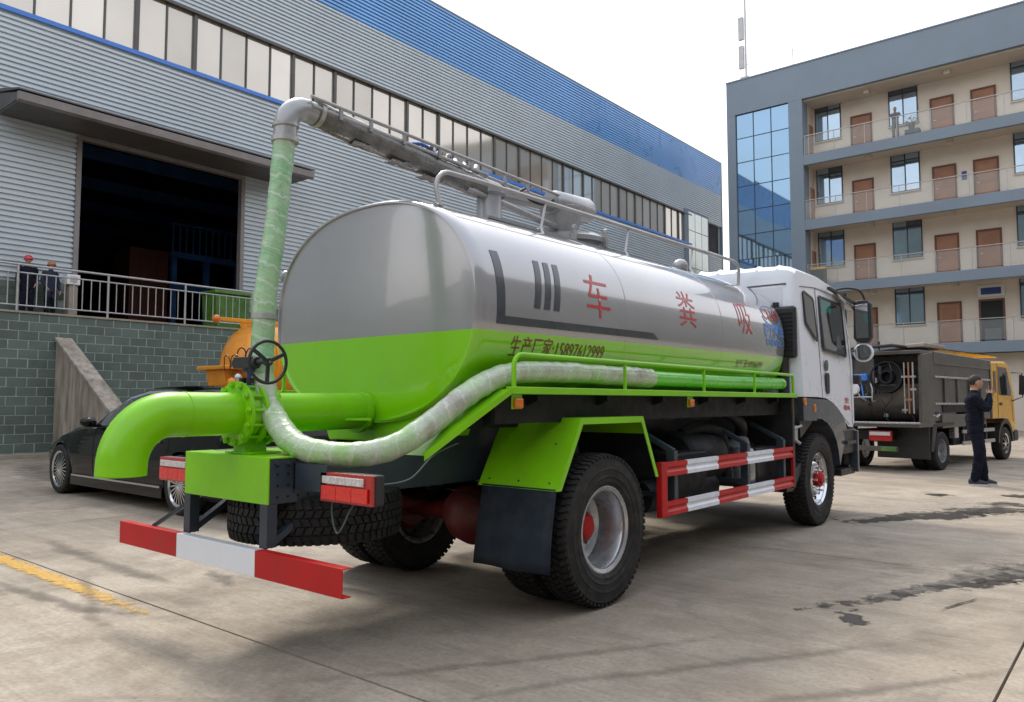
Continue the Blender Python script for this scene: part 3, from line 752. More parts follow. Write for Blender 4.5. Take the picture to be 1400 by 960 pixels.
# antennas on the roof
an = thing('antenna_mast', (-18.0, OY + .9, RT), 'tall pale antenna mast with panel aerials on the office roof corner', 'antenna')
MB().cyl((-18.0, OY + .9, RT), (-18.0, OY + .9, RT + 6.), .06, 8).build('mast', 'mast', an)
MB().box((-18.42, OY + .8, RT + 2.9), (-18.12, OY + 1., RT + 4.3)).build('panel_aerial', 'mast', an); MB().box((-18.42, OY + .8, RT + 1.1), (-18.12, OY + 1., RT + 2.5)).build('panel_aerial', 'mast', an)
MB().cyl((-18.0, OY + .9, RT + 1.4), (-17.1, OY + 1.2, RT + .08), .02, 6).build('stay', 'mast', an); MB().box((-18.3, OY + .7, RT + .07), (-17.8, OY + 1.1, RT + .5)).build('base', 'mast', an)
a2 = thing('lightning_rod', (-15.2, OY + 1, RT), 'thin pale rod standing on the office roof right of the mast', 'rod')
MB().cyl((-15.2, OY + 1, RT), (-15.2, OY + 1, RT + 1.5), .03, 6).build('rod', 'mast', a2); MB().cyl((-15.6, OY + 1, RT), (-15.6, OY + 1, RT + .5), .05, 6).build('stub', 'mast', a2)

# ================================================================ suction truck
XC = -4.03; RXW = 4.45; FXW = 8.93
tk = thing('suction_truck', (XC, RXW, 0), 'green and silver vacuum tank truck with white cab, red and white guards and wrapped hoses', 'truck')
def T(x): return XC + x
# ---- tank
TA, TBH, TZ, TNN = 1.03, .75, 1.97, 2.3
TY0, TY1 = 3.345, 8.33
def tsec(y, k=1., n=192, dz=0):
    zc = TZ + .010 * (y - 3.4); o_ = []
    for i in range(n):
        a = 2 * PI * i / n; c_, s_ = math.cos(a), math.sin(a)
        e = 2 / TNN
        o_.append(V(XC + k * TA * math.copysign(abs(c_) ** e, c_), y, zc + (TBH * k + (0)) * math.copysign(abs(s_) ** e, s_)))
    return o_
def tankpt(y, z, off=.003):
    zc = TZ + .010 * (y - 3.4); t = max(-.999, min(.999, (z - zc) / TBH))
    x = TA * (1 - abs(t) ** TNN) ** (1 / TNN)
    nx = (x / TA) ** (TNN - 1) / TA; nz = math.copysign(abs(t) ** (TNN - 1), t) / TBH; L = math.hypot(nx, nz)
    return V(XC + x + off * nx / L, y, z + off * nz / L)
mb = MB(); N = 96
secs = [(TY0 - .014, .0), (TY0 - .0135, .3), (TY0 - .011, .6), (TY0 - .007, .86), (TY0 - .003, .945), (TY0 - .002, .951), (TY0 - .016, .956), (TY0 - .017, .966), (TY0 - .009, .978), (TY0 + .010, .990), (TY0 + .05, .998), (TY0 + .085, 1.)]
secs += [(TY0 + .085 + (TY1 - TY0 - .17) * i / 10, 1.) for i in range(1, 11)] + [(TY1 - .05, .995), (TY1 - .02, .98), (TY1, .955), (TY1 + .02, .86), (TY1 + .05, .6), (TY1 + .06, .3), (TY1 + .062, .0)]
rows = [tsec(y, k) + [tsec(y, k)[0]] for y, k in secs]
mb.grid(rows)
tank = mb.build('tank', 'tank', tk, smooth=50)
bm = bmesh.new(); bm.from_mesh(tank.data); bmesh.ops.remove_doubles(bm, verts=bm.verts, dist=.0008); bm.to_mesh(tank.data); bm.free()
tank.data.polygons.foreach_set('use_smooth', [True] * len(tank.data.polygons)); tank.data.set_sharp_from_angle(angle=R(60))
MB().prism([(T(-.5), 1.30), (T(-.42), 1.11), (T(.42), 1.11), (T(.5), 1.30)], 1, 3.375, 3.9).build('tank_sump', 'green', tk, bevel=.01)
# weld bands
for y in (5.0, 6.7):
    rows = [[p for p in tsec(yy, kk)] for yy, kk in ((y - .006, 1.0), (y - .003, 1.002), (y + .003, 1.002), (y + .006, 1.0))]
    rows = [r + [r[0]] for r in rows]; MB().grid(rows).build('weld_seam', 'tank', tank, smooth=60)

def wrap_mesh(me, fy, fz, name, m, off=.003):
    """me: flat mesh in (u right, v up) metres -> laid on the tank side"""
    bm = bmesh.new(); bm.from_mesh(me)
    zmin = min(v.co.y for v in bm.verts); zmax = max(v.co.y for v in bm.verts)
    k = zmin
    while k < zmax:
        k += .03; bmesh.ops.bisect_plane(bm, geom=bm.verts[:] + bm.edges[:] + bm.faces[:], plane_co=(0, k, 0), plane_no=(0, 1, 0))
    for v in bm.verts: v.co = tankpt(fy(v.co.x, v.co.y), fz(v.co.x, v.co.y), off)
    bm.normal_update(); bm.to_mesh(me); bm.free()
    me.materials.clear(); me.materials.append(M[m]); me.polygons.foreach_set('use_smooth', [True] * len(me.polygons)); return obj(name, me, tank)
def flat(polys):
    mb = MB()
    for p in polys: mb.add([V(a, b, 0) for a, b in p], [tuple(range(len(p)))])
    return mb.mesh('decal', 'stripe', fixn=False)
def slope(y): return .012 * (y - 3.5)
# bracket stripe and three slanted bars, cut short where sky reflection washes them out
wrap_mesh(flat([[(3.50, 1.845), (3.575, 1.845), (3.575, 2.30), (3.50, 2.30)], [(3.575, 1.845), (5.42, 1.845), (5.50, 1.845), (5.40, 1.895), (3.575, 1.895)]]), lambda u, v: u, lambda u, v: v + slope(u), 'stripe', 'stripe')
for k in range(3):
    a = 3.86 + k * .105
    wrap_mesh(flat([[(a, 1.965), (a + .065, 1.965), (a + .125, 2.29), (a + .065, 2.29)]]), lambda u, v: u, lambda u, v: v + slope(u), 'slanted_bar', 'stripe')
def text_mesh(s, size, bold=0., xs=1.):
    cu = bpy.data.curves.new('t', 'FONT'); cu.body = s; cu.size = size; cu.align_x = 'CENTER'; cu.align_y = 'CENTER'; cu.offset = bold; cu.resolution_u = 3
    o = bpy.data.objects.new('t', cu); COL.objects.link(o); dg = bpy.context.evaluated_depsgraph_get(); dg.update()
    me = bpy.data.meshes.new_from_object(o.evaluated_get(dg)); bpy.data.objects.remove(o)
    for v in me.vertices: v.co.x *= xs
    return me
for ch, y, z, sz in (('车', 4.62, 2.10, .345), ('粪', 6.02, 2.14, .345), ('吸', 7.24, 2.17, .36)):
    wrap_mesh(text_mesh(ch, sz, -.002), lambda u, v, y=y: y + u, lambda u, v, z=z: z + v, 'painted_character', 'redink')
wrap_mesh(text_mesh('生产厂家:15897612999', .138, .0005, .80), lambda u, v: 4.20 + u, lambda u, v: 1.715 + v + .012 * u, 'painted_text', 'darkink')
wrap_mesh(text_mesh('生产厂家:15897612999', .085, .0, .8), lambda u, v: 7.4 + u, lambda u, v: 1.745 + v + .012 * u, 'painted_text', 'darkink')
wrap_mesh(text_mesh('CLW', .17, .003, 1.15), lambda u, v: 7.98 + u, lambda u, v: 2.285 + v, 'emblem_letters', 'redink')
def ringpoly(rx, ry, w, a0, a1, n=24):
    ps = []
    for i in range(n):
        A, B = R(a0 + (a1 - a0) * i / n), R(a0 + (a1 - a0) * (i + 1) / n)
        ps.append([(rx * math.cos(A), ry * math.sin(A)), (rx * math.cos(B), ry * math.sin(B)), ((rx + w) * math.cos(B), (ry + w) * math.sin(B)), ((rx + w) * math.cos(A), (ry + w) * math.sin(A))])
    return ps
wrap_mesh(flat(ringpoly(.23, .10, .022, 190, 350)), lambda u, v: 7.98 + u, lambda u, v: 2.28 + v, 'emblem_ring', 'blueink')
wrap_mesh(flat(ringpoly(.23, .10, .012, 10, 170)), lambda u, v: 7.98 + u, lambda u, v: 2.28 + v, 'emblem_ring', 'blueink')
wrap_mesh(text_mesh('程力汽车', .16, .006, .82), lambda u, v: 7.98 + u, lambda u, v: 2.10 + v, 'emblem_text', 'blueink')
wrap_mesh(text_mesh('CHENGLI', .09, .004, 1.2), lambda u, v: 7.98 + u, lambda u, v: 1.99 + v, 'emblem_text', 'blueink')
# tank top: walkway rails, pedestal, manhole, dome
def rail_side(s):
    pts = [tankpt(3.66, 2.58, -.01)]; 
    x = XC + s * .52
    zt = lambda y: 2.895 + .012 * (y - 3.6)
    path = [V(x + s * .03, 3.50, 2.60), V(x + s * .01, 3.48, 2.74)] + [V(x, 3.48 + .13 * (1 - math.cos(t)), 2.76 + .13 * math.sin(t)) for t in (0.2, .6, 1.0, 1.35, 1.57)]
    path += [V(x, y, zt(y)) for y in (3.9, 4.5, 5.5, 6.5, 7.5, 8.15)] + [V(x, 8.27, zt(8.2) - .03), V(x, 8.30, zt(8.2) - .09), V(x, 8.27, 2.64)]
    mb = MB(); mb.tube(path, .017, 8); o = mb.build('walkway_rail', 'rail', tk, smooth=50)
    for y in (4.62, 5.85, 7.1):
        MB().tube([V(x, y + .05, zt(y)), V(x + s * .005, y - .02, 2.68 + .01 * (y - 3.4)), V(x + s * .05, y - .05, 2.62 + .01 * (y - 3.4))], .011, 6).build('rail_post', 'rail', o, smooth=50)
rail_side(1)
MB().lathe([(.03, 0), (.05, .0), (.055, .03), (.05, .05), (.03, .07), (.02, .09)], (T(.56), 3.44, 2.56), (.5, -.4, .8), 12).ico((T(.59), 3.42, 2.60), .045, (1, 1, .8), 2, .4).build('rail_clamp', 'wrap', tk, smooth=40)
MB().lathe([(.045, 0), (.05, .03), (.028, .06), (.03, .10), (.05, .11), (.05, .13)], (T(-.98), 3.46, 2.30), (-1, 0, .35), 12).build('sight_cock', 'pipegrey', tk, smooth=40)
MB().tube(arcpts((T(-.72), 3.5, 2.62), .06, 0, 300, 12, ((1, 0, 0), (0, 0, 1))), .010, 8).build('lifting_ring', 'rail', tk, smooth=50)
MB().lathe([(.14, 0), (.16, .0), (.13, .04), (.105, .09), (.10, .34), (.13, .36), (.13, .39), (.02, .40)], (XC, 4.60, 2.68), (0, 0, 1), 24).build('boom_pedestal', 'silverm', tk, smooth=40)
mh = MB().lathe([(.30, 0), (.30, .09), (.34, .09), (.34, .13), (.28, .17), (.15, .20), (.01, .21)], (XC, 5.72, 2.71), (0, 0, 1), 32).build('manhole', 'silverm', tk, smooth=30)
for k in range(6):
    a = k * PI / 3 + .2; c = V(XC + .35 * math.cos(a), 5.72 + .35 * math.sin(a), 2.80)
    MB().box(c - V(.02, .02, .05), c + V(.02, .02, .08)).lathe([(.028, 0), (.028, .03), (.01, .04)], c + V(0, 0, .08), (0, 0, 1), 8).build('clamp', 'rail', mh, smooth=30)
MB().lathe([(.13, 0), (.17, .12), (.20, .26), (.18, .27)], (XC - .02, 5.62, 2.86), (0, 0, 1), 24).build('drive_cone', 'silverm', tk, smooth=40)
MB().lathe([(.10, 0), (.115, .04), (.115, .05), (.12, .06), (.12, .55), (.10, .60), (.05, .62), (.01, .625)], (XC, 5.42, 3.14), (0, .995, .06), 24).build('drive_motor', 'pipegrey', tk, smooth=35)
MB().ico((T(.33), 7.25, 2.78), .085).cyl((T(.33), 7.25, 2.6), (T(.33), 7.25, 2.72), .05, 12).build('breather_dome', 'pipegrey', tk, smooth=60)
MB().box((T(-.35), 4.2, 2.725), (T(.35), 8.1, 2.745)).build('walkway_plate', 'silverm', tk)
# ---- boom
bo = MB().tube(spline([(XC, 2.90, 3.215), (XC, 3.4, 3.165), (XC, 3.9, 3.125), (XC, 4.4, 3.085), (XC, 4.7, 3.07)], 14), .083, 24,
               disp=lambda p, L, a: .005 * noise.noise(p * 7) + .005 * noise.noise(p * 22) + (.022 * max(0, noise.noise(p * 5 + V(3, 1, 2))) if math.sin(a) > .3 or p.z < 3.03 else 0)).build('boom_pipe', 'wrap', tk, smooth=80)
for y, z in ((3.3, 3.10), (3.62, 3.06), (3.92, 3.02)):
    rows = [[V(XC + (j - 3) * .018, y + (i - 3) * .035 + .01 * noise.noise(V(i, j, y)), z - .012 * math.cos((j - 3) * .5) - .02 * noise.noise(V(i * .9, j * .7, y))) for j in range(7)] for i in range(7)]
    MB().grid(rows).build('wrap_flap', 'wrap', bo, smooth=80, fixn=False)
bz = lambda y: 3.275 - .028 * (y - 2.82)
for s in (-1, 1):
    MB().cyl((T(s * .085), 2.82, bz(2.82)), (T(s * .085), 5.45, 3.20), .013, 8).build('boom_rail', 'rail', bo, smooth=50)
MB().cyl((T(.07), 2.84, 3.225), (T(.07), 4.5, 3.165), .014, 8).build('boom_tube', 'rail', bo, smooth=50)
for y in (3.05, 3.3, 3.6, 3.95, 4.3, 4.7, 5.0):
    for s in (-1, 1): MB().box((T(s * .085 - .008), y - .012, bz(y) - .08), (T(s * .085 + .008), y + .012, bz(y) - .005)).build('rail_bracket', 'silverm', bo)
for q in range(7):
    y = 3.75 + q * .11
    MB().tube(spline([(T(.02), y, 3.20), (T(.05 * math.sin(q)), y + .05, 3.245), (T(-.03), y + .10, 3.20), (T(.03), y + .13, 3.17)], 4), .016, 8).build('hydraulic_hose', 'wrap' if q % 2 else 'signw', bo, smooth=60)
MB().tube(spline([(T(-.02), 3.62, 3.19), (T(.05), 3.8, 3.235), (T(0), 4.05, 3.21), (T(.04), 4.25, 3.19)], 6), .014, 8).build('blue_hose', 'trimblue', bo, smooth=60)
MB().cyl((T(.04), 4.55, 3.0), (T(.02), 5.5, 2.93), .035, 14).cyl((T(.04), 4.3, 3.02), (T(.04), 4.6, 3.0), .02, 10).build('lift_cylinder', 'pipegrey', bo, smooth=40)
MB().beam((XC, 4.35, 3.05), (XC, 5.5, 3.12), .12, .07).build('boom_base', 'silverm', bo, bevel=.01)
MB().tube(spline([(T(.05), 4.7, 3.13), (T(.06), 4.85, 3.10), (T(.05), 5.0, 3.17)], 5), .012, 8).tube(spline([(T(.05), 5.0, 3.10), (T(.08), 5.2, 3.07), (T(.05), 5.4, 3.15)], 5), .014, 8).build('hydraulic_line', 'black', bo, smooth=60)
# elbow at the boom head
ep = [V(XC, 2.96, 3.20)] + [V(XC, 2.84 - .145 * math.sin(t), 3.065 + .145 * math.cos(t)) for t in [i * PI / 14 for i in range(8)]] + [V(XC, 2.693, 2.98)]
el = MB().tube(ep, .073, 24).build('boom_elbow', 'pipegrey', tk, smooth=60)
MB().lathe([(.07, 0), (.083, 0), (.083, .03), (.07, .03)], (XC, 2.693, 2.965), (0, 0, 1), 24).build('clamp_band', 'rail', el, smooth=40)
MB().lathe([(.07, 0), (.081, 0), (.081, .02), (.07, .02)], (XC, 2.695, 3.06), (0, -.05, 1), 24).build('clamp_band', 'rail', el, smooth=40)
MB().lathe([(.07, 0), (.088, 0), (.088, .03), (.07, .03)], (XC, 2.91, 3.215), (0, 1, -.1), 24).build('clamp_band', 'rail', el, smooth=40)
for k in range(4): MB().ico((T(.05 - k * .03), 2.86 + .02 * k, 3.292), .012, (1, 1, .8), 1).build('bolt', 'black', el)
# ---- suction hose, wrapped in film
dsp = lambda p, L, a: .004 * noise.noise(p * 9) + .003 * noise.noise(p * 30) + .0012 * math.sin(L * 56 + a) + .006 * max(0, noise.noise(p * 4) - .15)
h1 = spline([(XC, 2.69, 2.99), (T(0), 2.675, 2.8), (T(.005), 2.63, 2.4), (T(.0), 2.585, 2.05), (T(.0), 2.57, 1.75), (T(.03), 2.55, 1.52)], 16)
h2 = spline([(T(.03), 2.55, 1.52), (T(.10), 2.55, 1.36), (T(.22), 2.545, 1.235), (T(.40), 2.54, 1.135), (T(.60), 2.58, 1.095), (T(.78), 2.68, 1.095), (T(.90), 2.84, 1.145), (T(.97), 3.02, 1.26), (T(1.02), 3.24, 1.41), (T(1.05), 3.46, 1.51), (T(1.06), 3.72, 1.553), (T(1.06), 4.2, 1.565), (T(1.06), 4.9, 1.56), (T(1.06), 5.27, 1.556)], 16)
MB().tube(h1, .066, 24, disp=dsp).build('suction_hose', 'hose', tk, smooth=80)
n2 = len(h2); MB().tube(h2, [.068 + (.006 if 4.9 < p.y else 0) for p in h2], 24, disp=dsp).build('suction_hose', 'hose2', tk, smooth=80)
MB().tube([(T(1.06), 5.25, 1.556), (T(1.06), 6.6, 1.552), (T(1.06), 8.06, 1.565)], .058, 20).build('suction_hose', 'hosebare', tk, smooth=80, label='bare bright green length of hose lying in the side rack')
MB().lathe([(.07, 0), (.075, .0), (.075, .03), (.068, .03)], (T(.0), 2.574, 1.86), (0, .05, 1), 20).build('hose_band', 'rail', tk, smooth=40)
# ---- outlet pipe, valve and hand wheel
pz = 1.305; pr_ = .125
MB().cyl((XC, 2.58, pz), (XC, 3.36, pz + .01), .118, 32).build('outlet_pipe', 'green', tk, smooth=50)
gus = MB(); gus.lathe([(.125, -.02), (.135, -.02), (.135, .02), (.118, .02)], (XC, 3.29, pz), (0, 1, 0), 32)
gus.prism([(T(-.20), 3.2), (T(.02), 3.04), (T(.24), 3.2), (T(.1), 3.28), (T(-.1), 3.28)], 2, pz - .05, pz - .035); gus.build('pipe_gusset', 'green', tk, smooth=40)
ep = [V(XC, 2.40, pz), V(XC, 2.2, pz), V(XC, 2.06, pz)] + [V(XC, 2.0 - .30 * math.sin(t) * .82, pz - .30 * (1 - math.cos(t)) * 1.0) for t in [i * PI / 2 / 12 for i in range(1, 13)]] + [V(XC, 1.752, .985)]
ep = [V(XC, 2.42, pz), V(XC, 2.2, pz), V(XC, 2.10, pz)] + [V(XC, 2.02 - .245 * math.sin(t), pz - .265 * (1 - math.cos(t))) for t in [i * PI / 2 / 12 for i in range(0, 13)]] + [V(XC, 1.774, 1.0)]
elb = MB(); elb.tube(ep, pr_ - .004, 40, cap=False); elb.tube([p for p in ep[::-1]], pr_ - .014, 40, cap=False)
elb.lathe([(pr_ - .014, 0), (pr_ - .004, 0), (pr_ - .004, .004), (pr_ - .014, .004)], (XC, 1.774, .997), (0, 0, 1), 40, closed=True)
elb.build('outlet_elbow', 'green', tk, smooth=60, fixn=False)
MB().lathe([(pr_ - .004, 0), (pr_ - .001, 0), (pr_ - .001, .006), (pr_ - .004, .006)], (XC, 2.09, pz), (0, 1, 0), 40).build('weld_bead', 'green', tk, smooth=30)
vl = MB(); fl = lambda y, t, r=.185: vl.lathe([(.10, 0), (r, 0), (r, t), (.10, t)], (XC, y, pz), (0, 1, 0), 40)
fl(2.395, .022); fl(2.43, .05, .150); fl(2.49, .022); fl(2.565, .022)
vl.lathe([(.12, 0), (.14, .0), (.14, .07), (.12, .07)], (XC, 2.50, pz), (0, 1, 0), 40)
vl.prism([(T(-.06), 1.085), (T(.06), 1.085), (T(.05), 1.19), (T(-.05), 1.19)], 1, 2.43, 2.57)
val = vl.build('butterfly_valve', 'green', tk, smooth=35)
bolt = MB(); bolt.cyl((0, 2.37, 0), (0, 2.60, 0), .009, 8); 
for yy in (2.375, 2.585): bolt.cyl((0, yy, 0), (0, yy + .016, 0), .019, 6)
bme = bolt.mesh('bolt', 'green', 40)
for k in range(12):
    a = 2 * PI * k / 12 + .13; o = obj('bolt', bme, val); o.location = (XC + .165 * math.cos(a), 0, pz + .165 * math.sin(a))
MB().box((T(-.10), 2.40, 1.080), (T(.16), 2.60, 1.089)).build('foot_plate', 'green', val)
for dx in (-.03, .05): MB().cyl((T(dx), 2.46, 1.48), (T(dx), 2.46, 1.51), .02, 8).build('bolt', 'black', val, smooth=30)
MB().cyl((XC, 2.50, 1.46), (XC, 2.50, 1.55), .028, 14).cyl((XC, 2.50, 1.545), (XC, 2.50, 1.562), .05, 16).build('valve_neck', 'bluepaint', val, smooth=40)
gb = MB(); gb.lathe([(.055, 0), (.062, .01), (.062, .06), (.05, .07)], (XC, 2.50, 1.562), (0, 0, 1), 20); gb.box((T(-.07), 2.42, 1.565), (T(.10), 2.49, 1.63)); gb.cyl((T(-.10), 2.455, 1.598), (T(.13), 2.455, 1.598), .030, 14)
gb.cyl((T(.13), 2.455, 1.598), (T(.24), 2.455, 1.598), .014, 10)
gb.build('gearbox', 'black', val, smooth=35, bevel=.004)
hw = MB(); wc = V(T(.235), 2.455, 1.595)
hw.tube(arcpts(wc, .118, 0, 352.5, 47, ((0, 1, 0), (0, 0, 1))), .0095, 10, closed=True)
hw.cyl(wc - V(.02, 0, 0), wc + V(.015, 0, 0), .022, 14)
for a in (25, 145, 268):
    d = V(0, math.cos(R(a)), math.sin(R(a))); hw.beam(wc + d * .015, wc + d * .112, .020, .012, (1, 0, 0))
hwo = hw.build('hand_wheel', 'black', tk, smooth=50)
MB().cyl(wc + V(.014, 0, 0), wc + V(.020, 0, 0), .008, 8).build('nut', 'chrome', hwo)
for k in range(2):
    MB().tube(spline([(T(-.12 - .1 * k), 2.5, 1.58), (T(-.16 - .1 * k), 2.5, 1.65), (T(-.22 - .08 * k), 2.5, 1.64), (T(-.24 - .06 * k), 2.5, 1.56)], 5), .0035, 5).build('wire', 'black', val)
# ---- rear end box, chassis rails, brackets
BY = 2.34
bx = MB().box((T(-.435), BY, .828), (T(.435), BY + .012, 1.078)).box((T(-.435), BY + .012, 1.067), (T(.435), 3.1, 1.078)).build('rear_box', 'green', tk, bevel=.004)
MB().box((T(-.433), BY + .013, .83), (T(-.423), 2.86, 1.066)).build('rear_side_plate', 'chassis', tk)
side = MB().box((T(.423), BY + .013, .83), (T(.433), 2.86, 1.066)).build('rear_side_plate', 'chassis', tk)
hl = MB()
for a in range(4):
    for z in (.865, .925, .985, 1.03):
        if (a + int(z * 100)) % 5: hl.cyl((T(.4325), BY + .06 + a * .065, z), (T(.4345), BY + .06 + a * .065, z), .008, 8)
hl.build('bolt_hole', 'under', side)
for k in range(3): MB().cyl((T(.43), BY + .05 + k * .07, 1.045), (T(.45), BY + .05 + k * .07, 1.045), .012, 6).build('bolt', 'chassis', side)
for s in (-1, 1):
    mb = MB(); x = T(s * .40)
    mb.box((x - .004, 2.5, .83), (x + .004, 10.2, 1.08)); mb.box((x - s * .07, 2.5, .83), (x, 10.2, .84)); mb.box((x - s * .07, 2.5, 1.07), (x, 10.2, 1.08))
    mb.build('chassis_rail', 'chassis', tk)
    MB().box((x - .035, 3.4, 1.081), (x + .035, 8.3, 1.24)).build('subframe_rail', 'chassis', tk)
for y in (2.9, 4.0, 5.4, 6.8, 8.0): MB().box((T(-.395), y - .05, .86), (T(.395), y + .05, 1.05)).build('cross_member', 'chassis', tk)
for y in (3.55, 4.6, 5.8, 7.0, 8.0): MB().prism([(T(-.75), 1.36), (T(-.45), 1.245), (T(.45), 1.245), (T(.75), 1.36), (T(.6), 1.22), (T(-.6), 1.22)][::1], 1, y - .06, y + .06).build('tank_saddle', 'under', tk)
# tail light brackets and lamps
for s in (1, -1):
    MB().box((T(s * .434), 2.50, .90), (T(s * .72), 2.512, 1.04)).prism([(2.5, .88), (2.75, .93), (2.75, 1.02), (2.5, 1.05)], 0, T(s * .434), T(s * .444)).build('lamp_bracket', 'chassis', tk)
    x0, x1 = (T(.665), T(1.085)) if s > 0 else (T(-1.085), T(-.665))
    lh = MB().box((x0, 2.52, .856), (x1, 2.58, 1.008)).build('tail_light', 'black', tk, bevel=.008)
    MB().box((x0 + .004, 2.500, .856), (x1 - .004, 2.5195, 1.008)).build('lamp_rim', 'lensdk', lh, bevel=.004)
    MB().box((x0 + .03, 2.488, .950), (x1 - .06, 2.4995, .990)).build('clear_lens', 'lensw', lh, bevel=.004)
    for k in range(3): MB().box((x0 + .026 + k * .122, 2.487, .868), (x0 + .147 + k * .122, 2.4996, .942)).build('red_lens', 'lensred', lh, bevel=.004)
MB().tube(spline([(T(.69), 2.56, .85), (T(.71), 2.55, .76), (T(.75), 2.55, .69), (T(.80), 2.55, .735), (T(.83), 2.56, .80), (T(.86), 2.57, .85)], 5), .005, 6).build('cable', 'brick', tk, smooth=60)
MB().tube(spline([(T(1.0), 2.62, .95), (T(1.03), 2.8, .97), (T(1.0), 3.0, 1.08), (T(.9), 3.3, 1.13)], 5), .004, 6).build('cable', 'brick', tk, smooth=60)
# ---- rear underrun beam on its struts
c0, c1, zb0, zb1, yb = T(-1.14), T(1.14), .466, .603, 2.28
bmr = MB()
def chan(x0, x1, mbx): mbx.box((x0, yb, zb0), (x1, yb + .005, zb1)); mbx.box((x0, yb + .005, zb0), (x1, yb + .055, zb0 + .005)); mbx.box((x0, yb + .005, zb1 - .005), (x1, yb + .055, zb1)); return mbx
beam = chan(c0, c0 + .74, MB()).build('bumper_beam', 'red', tk, bevel=.002)
chan(c0 + .7405, c0 + 1.56, MB()).build('white_section', 'white', beam, bevel=.002)
chan(c0 + 1.5605, c1, MB()).build('red_section', 'red', beam, bevel=.002)
for s in (-.40, .40):
    MB().box((T(s) - .035, 2.34, zb1 - .05), (T(s) + .035, 2.346, .829)).box((T(s) + .030, 2.346, zb1 + .0), (T(s) + .035, 2.40, .829)).box((T(s) - .035, 2.346, zb1 + .0), (T(s) - .03, 2.40, .829)).build('strut', 'chassis', tk)
    MB().beam((T(s), 2.37, zb1 + .01), (T(s), 2.76, .86), .05, .035).build('brace', 'chassis', tk)
MB().beam((T(-.78), 2.33, zb1), (T(-.44), 2.50, .84), .03, .02).build('brace', 'chassis', tk)
# ---- wheels
def tyre_mb(R0=.512, w=.262, rr=.285):
    h = w / 2
    p = [(rr, -h * .80), (rr + .012, -h * .86), (rr + .03, -h * .92), (rr + .034, -h * .95), (rr + .05, -h * .95), (.352, -h * .985), (.355, -h * 1.01), (.360, -h * 1.01), (.363, -h * .99), (.385, -h), (.40, -h * 1.0), (.405, -h * 1.025), (.412, -h * 1.025), (.415, -h * 1.0), (.45, -h * .98), (.470, -h * .96), (.476, -h * .97), (R0 - .026, -h * .86), (R0 - .016, -h * .78), (R0 - .014, 0)]
    return p + [(r, -t) for r, t in p[-2::-1]]
def tread_mb(c, ax, R0=.512, w=.262, n=66):
    """tread blocks in rows round the tyre axis ax (unit x or z)"""
    mb = MB(); a = V(*ax); u = V(0, 1, 0) if abs(a.x) > .5 else V(1, 0, 0); wv = a.cross(u); h = w / 2
    for rowi, (t0, t1, ph) in enumerate(((-.97, -.56, 0), (-.50, -.20, .45), (-.15, .15, .1), (.20, .50, .45), (.56, .97, .0))):
        for k in range(n):
            a0 = 2 * PI * (k + ph) / n; da = 2 * PI / n * (.62 if rowi in (0, 4) else .74)
            ri = R0 - .018; ro = R0 - (.006 if rowi in (0, 4) else 0) * 0
            sk = .35 * 2 * PI / n * (1 if rowi % 2 else -1)
            vs = []
            for r in (ri, ro):
                for t, s_ in ((t0, 0), (t1, sk)):
                    for aa in (0, da):
                        an = a0 + aa + s_; rr = r - (.012 if (rowi == 0 and t == t0) or (rowi == 4 and t == t1) else 0)
                        vs.append(V(*c) + a * (t * h) + (u * math.cos(an) + wv * math.sin(an)) * rr)
            mb.add(vs, [(4, 5, 7, 6), (0, 1, 5, 4), (1, 3, 7, 5), (3, 2, 6, 7), (2, 0, 4, 6)])
    return mb
tyre_me = MB().lathe(tyre_mb(), (0, 0, 0), (1, 0, 0), 72, closed=True).mesh('tyre', 'rubber', 35)
tread_me = tread_mb((0, 0, 0), (1, 0, 0)).mesh('tread', 'tread')
# deep dished rear rim: open towards +x
rr_prof = [(.262, .10), (.285, .112), (.300, .108), (.302, .100), (.295, .094), (.268, .090), (.255, .07), (.248, -.05), (.243, -.105), (.20, -.132), (.185, -.135), (.150, -.130), (.145, -.120), (.06, -.118), (.05, -.135), (.06, -.15), (.24, -.15), (.268, -.12)]
rimr_me = MB().lathe(rr_prof, (0, 0, 0), (1, 0, 0), 64, closed=True).mesh('rim', 'rim', 30)
hb = MB(); hb.lathe([(.125, -.055), (.122, -.030), (.10, -.022), (.085, .02), (.065, .035), (.02, .04)], (0, 0, 0), (1, 0, 0), 24)
hb.v = [v + V(-.06, 0, 0) for v in hb.v]; hub_me = hb.mesh('hub', 'red', 35)
ht = MB()
for k in range(10):
    a = 2 * PI * k / 10; ht.cyl((-.06, .15 * math.cos(a + .3), .15 * math.sin(a + .3)), (-.03, .15 * math.cos(a + .3), .15 * math.sin(a + .3)), .014, 6)
    ht.cyl((-.0, .05 * math.cos(a), .05 * math.sin(a)), (.022, .05 * math.cos(a), .05 * math.sin(a)), .009, 6)
ht.v = [v + V(-.06, 0, 0) for v in ht.v]; nut_me = ht.mesh('wheel_nuts', 'rim', 30)
hh = MB()
for k in range(8):
    a = 2 * PI * k / 8 + .2; hh.cyl((-.074, .166 * math.cos(a), .166 * math.sin(a)), (-.066, .166 * math.cos(a), .166 * math.sin(a)), .024, 12)
hh.v = [v + V(-.06, 0, 0) for v in hh.v]; hole_me = hh.mesh('rim_holes', 'under')
